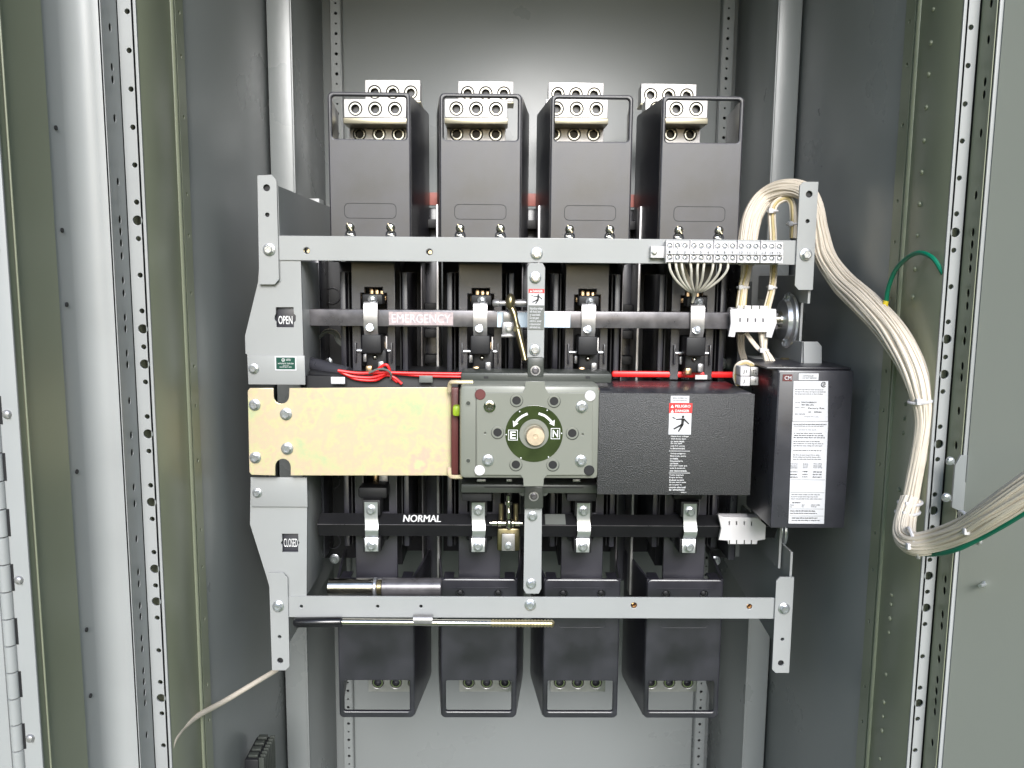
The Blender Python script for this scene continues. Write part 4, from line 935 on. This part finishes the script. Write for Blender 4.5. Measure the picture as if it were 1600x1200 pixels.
# white slotted sleeves
def sleeve(up):
    Y_ = 1.03
    if up:
        t_ = thing('cable_holder', 'white slotted nylon holder wrapped on the upper shaft end', 'cable holder', U(1178, 520, Y_))
        o_ = [(1141, 484), (1153, 482), (1153, 477), (1200, 478), (1200, 482), (1213, 483), (1214, 505), (1210, 516), (1206, 528), (1197, 527), (1198, 519), (1150, 519), (1148, 527), (1138, 526), (1142, 505)]
        slots_ = [(1156.5, 500.5), (1168.5, 500.5), (1180.5, 500.7), (1192.5, 500.7)]; no = [(1162.5, 477.5, 483), (1174.5, 477.5, 483), (1187, 478, 483)]
    else:
        t_ = thing('cable_holder', 'white slotted nylon holder on the lower shaft end', 'cable holder', U(1160, 851, Y_))
        o_ = [(1122, 804), (1130, 807.5), (1184, 809), (1197, 821), (1196, 843), (1184, 845), (1183, 850.5), (1138, 850.5), (1137, 845), (1123, 844), (1127, 826)]
        slots_ = [(1139.7, 818), (1151, 818), (1163, 818), (1174.7, 818.4)]; no = [(1139.7, 844, 850.5), (1151, 844, 850.5), (1163, 844, 850.5), (1174, 844, 850)]
    hs = [P2([(x - .8, y - 3), (x + .8, y - 3), (x + .8, y + 3), (x - .8, y + 3)], Y_) for x, y in slots_]
    plate('holder_front', 'white', t_, P2(o_, Y_), hs, Y_, .004, .001)
    for x, ya, yb in no: PB('notch', 'cast', t_, x - .8, ya, x + .8, yb, Y_ - .0004, .001, 0)
    PB('slot_floor', 'dark', t_, slots_[0][0] - 4, slots_[0][1] - 5, slots_[3][0] + 4, slots_[0][1] + 5, Y_ + .004, .001, 0)
    a, b_, c, d = rect(1146 if up else 1128, 484 if up else 810, 1208 if up else 1192, 517 if up else 846, Y_)
    bm = bmesh.new(); cyl(bm, (a, Y_ + .0205, (c + d) / 2), (b_, Y_ + .0205, (c + d) / 2), .0155, n=28); obj('holder_tube', bm, 'white', t_)
sleeve(True); sleeve(False)

# ------------------------------------------------------------------ linkages
lk = thing('linkage_rod', 'brass coloured rod end with slanting link left of the upper centre bar', 'linkage', U(800, 520, 1.02))
vv = U(797.5, 472, 1.025)
bm = bmesh.new(); bmesh.ops.create_uvsphere(bm, u_segments=20, v_segments=12, radius=1, matrix=Matrix.Translation(vv) @ Matrix.Diagonal((S(8), S(10), S(14), 1))); obj('ball_end', bm, 'brass', lk)
bm = bmesh.new(); e0, e1 = U(769.5, 473.5, 1.03), U(823, 473.5, 1.03)
lathe(bm, e0, e1 - e0, ((0, S(4)), (.002, S(6)), (.008, S(6)), (.009, S(4)), (.017, S(4)), (.0172, S(8)), (.019, S(8)), (.0192, S(5)), (.026, S(5)), (.0262, S(8)), (.028, S(8)), (.0282, S(5)), (.034, S(6)), (.042, S(6)), (.043, S(4))), 18); obj('cross_bolt', bm, 'tin', lk)
p_ = [U(800, 482, 1.022), U(804, 492, 1.02), U(808, 510, 1.015), U(814, 535, 1.01), U(821, 563, 1.005)]
obj('link', tube(bmesh.new(), spline(p_, 5), [S(5.5)] * 6 + [S(4.3)] * 4 + [S(5.5)] * 11, 10), 'brass', lk)
vv = U(807.5, 513, 1.015); bm = bmesh.new(); lathe(bm, vv - Vector((0, 0, .004)), (.15, 0, 1), ((0, S(7)), (.006, S(7))), 6); obj('lock_nut', bm, 'brass', lk)
PB('clevis', 'tin', lk, 786, 488, 802, 503, 1.035, .004); PB('clevis', 'tin', lk, 784, 503, 806, 523, 1.033, .006, .002); pbolt(lk, 795, 513, 1.0325, 6); PB('clevis_foot', 'tin', lk, 783, 523, 806, 527, 1.03, .015)
lk2 = thing('linkage_rod', 'bright rod end with upright stud left of the lower centre bar', 'linkage', U(795, 860, 1.02))
vv = U(795.5, 818.5, 1.02)
bm = bmesh.new(); bmesh.ops.create_uvsphere(bm, u_segments=20, v_segments=12, radius=1, matrix=Matrix.Translation(vv) @ Matrix.Diagonal((S(6), S(8), S(10.5), 1))); obj('ball_end', bm, 'steel', lk2)
bm = bmesh.new(); e0, e1 = U(765, 817, 1.022), U(819, 817.5, 1.022)
lathe(bm, e0, e1 - e0, ((0, S(3)), (.003, S(3)), (.0032, S(5.5)), (.0095, S(5.5)), (.0097, S(3)), (.011, S(7)), (.015, S(7)), (.0152, S(5)), (.020, S(5)), (.027, S(5)), (.0272, S(7)), (.031, S(7)), (.0312, S(3)), (.033, S(5.5)), (.039, S(5.5)), (.0392, S(3)), (.042, S(3))), 18); obj('cross_bolt', bm, 'steel', lk2)
e0, e1 = U(795, 812, 1.02), U(794.5, 772, 1.02); bm = bmesh.new(); lathe(bm, e0, e1 - e0, ((0, S(4)), (.010, S(4.2)), (.0102, S(4)), (.020, S(4)), (.0202, S(6.5)), (.0245, S(6.5)), (.0247, S(4)), (.032, S(4))), 16); obj('stud', bm, 'steel', lk2)
for x in (783, 806): bm = bmesh.new(); cyl(bm, U(x, 812, 1.03), U(x, 787, 1.03), S(4), n=14); obj('side_post', bm, 'brass', lk2)
PB('clevis', 'brass', lk2, 777, 826, 812, 861, 1.035, .02, .002); PB('clevis_plate', 'tin', lk2, 784, 834.5, 804.5, 861, 1.029, .003); pbolt(lk2, 794.5, 853, 1.0285, 6)

# ------------------------------------------------------------------ terminal block and its wires
YT = .985
tbk = thing('terminal_block', 'white fifteen-way terminal strip numbered 1 to 15 on the upper crossbar', 'terminal block', U(1130, 410, YT))
sx = [265, 333, 400, 480, 545, 612, 692, 757, 825, 903, 970, 1033, 1110, 1175, 1243]
sx = [1000 + q / 5.714 for q in sx]
a, b_, c, d = rect(1041, 377, 1224, 410, YT)
B('block_base', 'white', tbk, a, b_, YT + .002, YF - .0005, c, d, .001)
PB('end_stop', 'white', tbk, 1017, 384.5, 1041, 403, YT + .006, .008); pbolt(tbk, 1022.5, 393.5, YT + .0055, 4.6, 'zinc', 'bolt')
for i, x in enumerate(sx):
    wv = 5.6
    for (ya, yb, ys_) in ((377.5, 389, 384), (397.5, 409.5, 402.5)):
        ya += i * .12; yb += i * .12; ys_ += i * .12
        v0 = U(x, ys_, YT)
        q = rect(x - wv, ya, x + wv, yb, YT)
        plate('terminal', 'white', tbk, [(q[0], q[2]), (q[1], q[2]), (q[1], q[3]), (q[0], q[3])], [circ(v0.x, v0.z, S(4.2, YT), 12)], YT - .001, .003, .0003)
        o = fast('screw', tbk, (v0.x, YT + .0012, v0.z), S(3.7, YT), 'zinc', name='terminal_screw', rot=(0, random.uniform(-1.4, 1.4), 0))
    for s_ in (-1,):
        q = rect(x - wv - .8, 375, x - wv + .2, 411, YT); B('divider', 'white', tbk, q[0], q[1], YT - .003, YT + .004, q[2], q[3], .0002) if i % 3 == 0 else None
PB('marker_strip', 'label', tbk, 1042, 389.5, 1224, 397.8, YT - .003, .003, .0003)
for i, x in enumerate(sx): ptext(tbk, str(i + 1), x - (1.4 if i < 9 else 2.6), 391.5 + i * .12, x + (1.2 if i < 9 else 2.6), 395.5 + i * .12, YT - .0033, 'ink')
tops = [1045.5, 1055.5, 1064.5, 1078, 1091, 1100.5, 1114.5, 1126, 1137.5]
end = U(1086, 458, 1.03)
odn = ['first', 'second', 'third', 'fourth', 'fifth', 'sixth', 'seventh', 'eighth', 'ninth']
for i, x in enumerate(tops):
    k = (x - 1086)
    pth = [U(x, 407, YT + .003), U(x + (2 if k < 0 else -1.5), 422, .99), U(1086 + k * .72, 438, 1.0), U(1086 + k * .30, 453, 1.015), end + Vector((S(k * .06), .002 * (i % 3), 0)), end + Vector((0, .012, -.012))]
    tag(obj('wire', tube(bmesh.new(), spline(pth, 6), S(2.0), 8), 'wirew'), '%s cream wire from the left fanning down from the terminal strip' % odn[i], 'wire', 'cream wires fanning from the terminal strip')
fan = thing('wire_bundle', 'thin blurred bundle of cream wires hanging behind the fan of wires', 'wire bundle', U(1075, 450, 1.04))
bundle(fan, [U(1062, 408, 1.02), U(1068, 425, 1.03), U(1078, 445, 1.035), U(1084, 462, 1.04)], [S(7), S(3)], S(1.3), 9, 'wire', 1.0, seed=4)

# ------------------------------------------------------------------ harness
hn = thing('cable_harness', 'thick cream wire harness looping over the right bracket and down the cabinet', 'cable harness', U(1300, 430, 1.05))
path = [(1167, 410, 1.05), (1169, 370, 1.07), (1177, 336, 1.085), (1196, 308, 1.09), (1228, 294, 1.07), (1258, 300, 1.05), (1272, 325, 1.035), (1279, 362, 1.03), (1290, 402, 1.02), (1316, 440, .98), (1353, 475, .92), (1394, 520, .865), (1424, 570, .83), (1439, 615, .815), (1444, 655, .812), (1438, 700, .812), (1429, 745, .812), (1421, 790, .81)]
bundle(hn, [U(*p) for p in path], [.012, .0125, .0125, .0115, .0115, .012, .0135, .0155, .015, .012, .0088, .0078, .008], .0014, 48, 'wire', 1.0, m2='wire', seed=1)
def tie(parent, px, py, Y, r, axis, m='white', tab=None):
    vv = U(px, py, Y); d = Vector(axis).normalized(); u = d.orthogonal().normalized(); v2 = d.cross(u)
    pth = [vv + (u * math.cos(q) + v2 * math.sin(q)) * r for q in [2 * math.pi * i / 24 for i in range(25)]]
    obj('cable_tie', tube(bmesh.new(), pth, .0016, 6), m, parent)
    h = vv + Vector((-r * .6, -r * .7, 0)); B('tie_head', m, parent, h.x - .003, h.x + .003, h.y - .003, h.y + .002, h.z - .003, h.z + .003, .0008)
tie(hn, 1440, 626, .815, .012, (.2, 0, -1)); tie(hn, 1422, 785, .81, .011, (.1, 0, -1))
hn2 = thing('cable_harness', 'lower sweep of the cream harness tied with green wire, leaving at the right edge', 'cable harness', U(1490, 850, .78))
p2 = [(1423, 780, .81), (1414, 812, .80), (1414, 838, .785), (1430, 850, .765), (1465, 845, .745), (1510, 828, .712), (1555, 800, .68), (1600, 770, .655), (1650, 737, .632)]
bundle(hn2, [U(*p) for p in p2], [.010, .0105, .011, .0115, .012, .0125, .013, .0135, .014], .0014, 44, 'wire', .7, seed=2)
gpth = [U(1420, 858, .80), U(1450, 866, .755), U(1490, 860, .72), U(1530, 842, .695), U(1570, 820, .67), U(1610, 796, .648), U(1660, 770, .625)]
obj('green_wire', tube(bmesh.new(), spline(gpth, 6), .0024, 8), 'green', hn2)
tie(hn2, 1515, 824, .71, .0155, (1, -.1, .5)); tie(hn2, 1427, 848, .77, .015, (1, -.3, .35)); tie(hn2, 1418, 800, .805, .011, (.1, 0, -1))
# sleeve-side bundles
wb = thing('wire_bundle', 'cream wire bundle from terminal strip down to the upper white holder', 'wire bundle', U(1160, 478, 1.05))
bundle(wb, [U(1167, 405, 1.05), U(1165, 430, 1.045), U(1161, 450, 1.04), U(1157, 482, 1.035)], [S(9), S(8), S(8), S(8.5)], S(1.8), 16, 'wire', .5, m2='wirey', seed=5)
tie(wb, 1161, 449, 1.042, S(9), (0, 0, 1))
wb2 = thing('wire_bundle', 'yellowed wire bundle rising right of the terminal strip then down to the holder', 'wire bundle', U(1200, 478, 1.05))
bundle(wb2, [U(1239, 372, 1.06), U(1240, 345, 1.06), U(1238, 318, 1.065), U(1228, 310, 1.07), U(1212, 318, 1.07), U(1206, 335, 1.065), U(1208, 370, 1.055), U(1209, 420, 1.045), U(1206, 450, 1.04), U(1198, 482, 1.035)], [S(6), S(6), S(6.5), S(6)], S(1.7), 10, 'wire', .9, m2='wirey', seed=6)
tie(wb2, 1207, 330, 1.063, S(8), (0, 0, 1)); tie(wb2, 1237, 350, 1.06, S(7), (0, 0, 1)); tie(wb2, 1206, 449, 1.04, S(7), (.1, 0, 1))
wb3 = thing('wire_bundle', 'cream wires leaving below the upper holder toward the module', 'wire bundle', U(1200, 575, 1.03))
bundle(wb3, [U(1192, 515, 1.045), U(1193, 532, 1.04), U(1194, 545, 1.035), U(1200, 560, 1.03), U(1206, 578, 1.03)], [S(8), S(5), S(12)], S(1.7), 13, 'wire', .5, seed=7)
bundle(wb3, [U(1165, 520, 1.05), U(1176, 535, 1.045), U(1186, 546, 1.04), U(1194, 548, 1.036)], [S(4), S(4)], S(1.6), 5, 'wire', .5, seed=8)
tie(wb3, 1193, 547, 1.036, S(7), (0, 0, 1))
wb4 = thing('wire_bundle', 'shaded cream wires dropping straight down left of the module', 'wire bundle', U(1160, 560, 1.09))
bundle(wb4, [U(1157, 520, 1.08), U(1158, 545, 1.09), U(1164, 565, 1.09), U(1168, 582, 1.08)], [S(7), S(6)], S(1.8), 7, 'wire', .4, seed=9)
lp = thing('wire_bundle', 'small cream wire loop curling into the white plug connector', 'wire bundle', U(1160, 600, .99))
bundle(lp, [U(1178, 572, 1.0), U(1165, 566, 1.0), U(1152, 572, 1.0), U(1149, 588, 1.0), U(1154, 602, 1.0)], [S(4), S(5)], S(1.5), 8, 'wire', .6, m2='wirey', seed=10)
cn = thing('plug_connector', 'small white plug connector marked J1 on the black cover', 'connector', U(1170, 603, .985))
PB('plug_body', 'white', cn, 1157, 573, 1172, 587.5, .975, .02, .0008); PB('plug_body', 'white', cn, 1157, 588.5, 1172, 603, .975, .02, .0008)
PB('plug_side', 'tin', cn, 1172.5, 574, 1185, 587.5, .980, .018, .0008); PB('plug_side', 'tin', cn, 1172.5, 588.5, 1185, 602, .980, .018, .0008)
ptext(cn, 'J1', 1161, 578, 1167, 584, .9746, 'ink'); ptext(cn, 'T2', 1176, 578, 1182, 584, .9796, 'ink'); ptext(cn, 'J', 1161, 593, 1163.5, 599, .9746, 'ink'); ptext(cn, '4', 1179, 593, 1182, 599, .9796, 'ink')

# green earth wire on the right
gw = thing('earth_wire', 'thin green earth wire arching to a yellow ferrule behind the right strip', 'wire', U(1430, 440, .86))
gp_ = [U(1384, 478, .89), U(1388, 450, .885), U(1402, 418, .87), U(1430, 396, .84), U(1456, 402, .815), U(1474, 428, .805)]
obj('green_sleeve', tube(bmesh.new(), spline(gp_, 6), .0024, 8), 'green', gw)
obj('yellow_ferrule', tube(bmesh.new(), [U(1384.5, 470, .888), U(1380, 488, .89)], .003, 10), 'yellow', gw)

# red wires
for i, (pts_, lb_) in enumerate((([(528, 579), (560, 583), (600, 582), (640, 583), (700, 584), (722, 584)], 'uppermost'), ([(530, 580), (550, 588), (580, 590), (600, 585), (612, 583), (660, 587), (722, 588.5)], 'middle'), ([(531, 581), (556, 592), (586, 594), (603, 586), (616, 590), (628, 600)], 'lowest'), ([(584, 588), (593, 575), (603, 570), (608, 576), (611, 588), (621, 597)], 'looped'))):
    tag(obj('red_wire', tube(bmesh.new(), spline([U(x, y, 1.0 + .002 * i) for x, y in pts_], 7), S(2.4), 8), 'red'), '%s red wire lying above the yellow plate' % lb_, 'wire', 'red wires above the yellow plate')
kt = tag(obj('cable_tie', tube(bmesh.new(), spline([U(576, 583, .995), U(590, 577, .993), U(604, 578, .993), U(611, 584, .995), U(610, 592, 1.0)], 5), S(1.6), 6), 'grey_lbl'), 'grey cable tie around the red wires above the yellow plate', 'cable tie')
bt = thing('black_tape_bundle', 'black taped wire bundle left of the red wires', 'wire bundle', U(505, 580, 1.03))
obj('tape_wrap', tube(bmesh.new(), spline([U(478, 566, 1.05), U(500, 572, 1.04), U(520, 578, 1.03), U(545, 584, 1.02)], 5), S(11), 14), 'module', bt)
obj('tape_wrap', tube(bmesh.new(), spline([U(486, 584, 1.03), U(520, 588, 1.02), U(556, 590, 1.015)], 5), S(7), 12), 'dark', bt)
ww = thing('wire_bundle', 'few pale wires curling behind the upper shaft at far left', 'wire bundle', U(520, 530, 1.1))
bundle(ww, [U(497, 528, 1.1), U(510, 518, 1.1), U(524, 521, 1.1), U(530, 532, 1.1), U(540, 540, 1.1)], [S(4), S(6)], S(1.2), 6, 'grey_lbl', .5, m2='wire', seed=12)

# ------------------------------------------------------------------ handle lever and steel cylinder
hl_ = thing('crank_lever', 'manual operating lever with black grip clipped under the lower crossbar', 'lever', U(650, 975, .985))
ya_, yb_ = U(535, 971.5, .99), U(866, 974.5, .99); g0 = U(459, 972.5, .99)
bm = bmesh.new(); lathe(bm, g0, ya_ - g0, ((0, S(5)), (.002, S(7.5)), (.004, S(8.2)), ((ya_ - g0).length - .002, S(8.2)), ((ya_ - g0).length, S(7))), 20); obj('grip', bm, 'grip', hl_)
L_ = (yb_ - ya_).length; du_ = (yb_ - ya_).normalized()
bm = bmesh.new(); lathe(bm, ya_, du_, ((0, S(5.4)), (L_ * .70, S(5.4))), 16); obj('rod', bm, 'steel', hl_)
pr_ = []; q = 0; Lt = L_ * .30
while q < Lt - .004: pr_ += [(q, S(4.9)), (q + .0018, S(4.9)), (q + .0019, S(6.1)), (q + .004, S(6.1))]; q += .0041
pr_ += [(Lt - .001, S(4.6)), (Lt, S(3))]
bm = bmesh.new(); lathe(bm, ya_ + du_ * (L_ * .70), du_, pr_, 16); obj('threaded_end', bm, 'steel_y', hl_)
a, b_, c, d = rect(645, 964.5, 675, 981, .98); bm = bmesh.new(); cyl(bm, (a, .99, (c + d) / 2), (b_, .99, (c + d) / 2), S(8), n=20); obj('clip', bm, 'tin', hl_)
cy = thing('steel_cylinder', 'short steel cylinder with a groove resting behind the lower crossbar', 'cylinder', U(600, 930, 1.03))
e0, e1 = U(513, 917, 1.03), U(690, 917, 1.03); Lc = (e1 - e0).length
for f0, f1, r_, mm, nm in ((0, .40, 14, 'steel', 'bright_section'), (.40, .43, 15.5, 'zinc', 'collar'), (.43, .475, 12.5, 'brass', 'groove'), (.475, 1, 15, 'shaft', 'dark_section')):
    bm = bmesh.new(); p0, p1 = e0.lerp(e1, f0), e0.lerp(e1, f1); lathe(bm, p0, p1 - p0, ((0, S(r_ - 1.5)), (.0008, S(r_)), ((p1 - p0).length - .0008, S(r_)), ((p1 - p0).length, S(r_ - 1.5))), 28); obj(nm, bm, mm, cy)
# grey shelf under the cylinder
# ------------------------------------------------------------------ cream tube and heat sink at bottom left
tp = [U(432, 1047, 1.02), U(400, 1066, .98), U(350, 1096, .93), U(310, 1118, .875), U(283, 1140, .835), U(268, 1163, .81), U(262, 1195, .808)]
tag(obj('cream_cord', tube(bmesh.new(), spline(tp, 6), [.0033] * 25 + [.0038] * 12, 10), 'wire'), 'single cream cord sagging from the left bracket to the left strip', 'cord')
hs_ = thing('heat_sink', 'black finned heater block at the bottom left of the cabinet', 'heat sink', U(400, 1230, 1.15))
a, b_, c, d = rect(352, 1190, 405, 1260, 1.01); a = XL + .005; zt = U(380, 1187, 1.01).z
B('heater_box', 'dark', hs_, a, b_, 1.01, 1.066, c, zt, .002)
for k in range(8): B('fin', 'cast', hs_, b_ + .0002, b_ + .007, 1.011 + k * .0074, 1.0126 + k * .0074, c, zt + .002, .0003)
for k in range(4): B('top_rib', 'cast', hs_, a + .004, b_ - .002, 1.014 + k * .014, 1.022 + k * .014, zt + .0003, zt + .004, .0008)
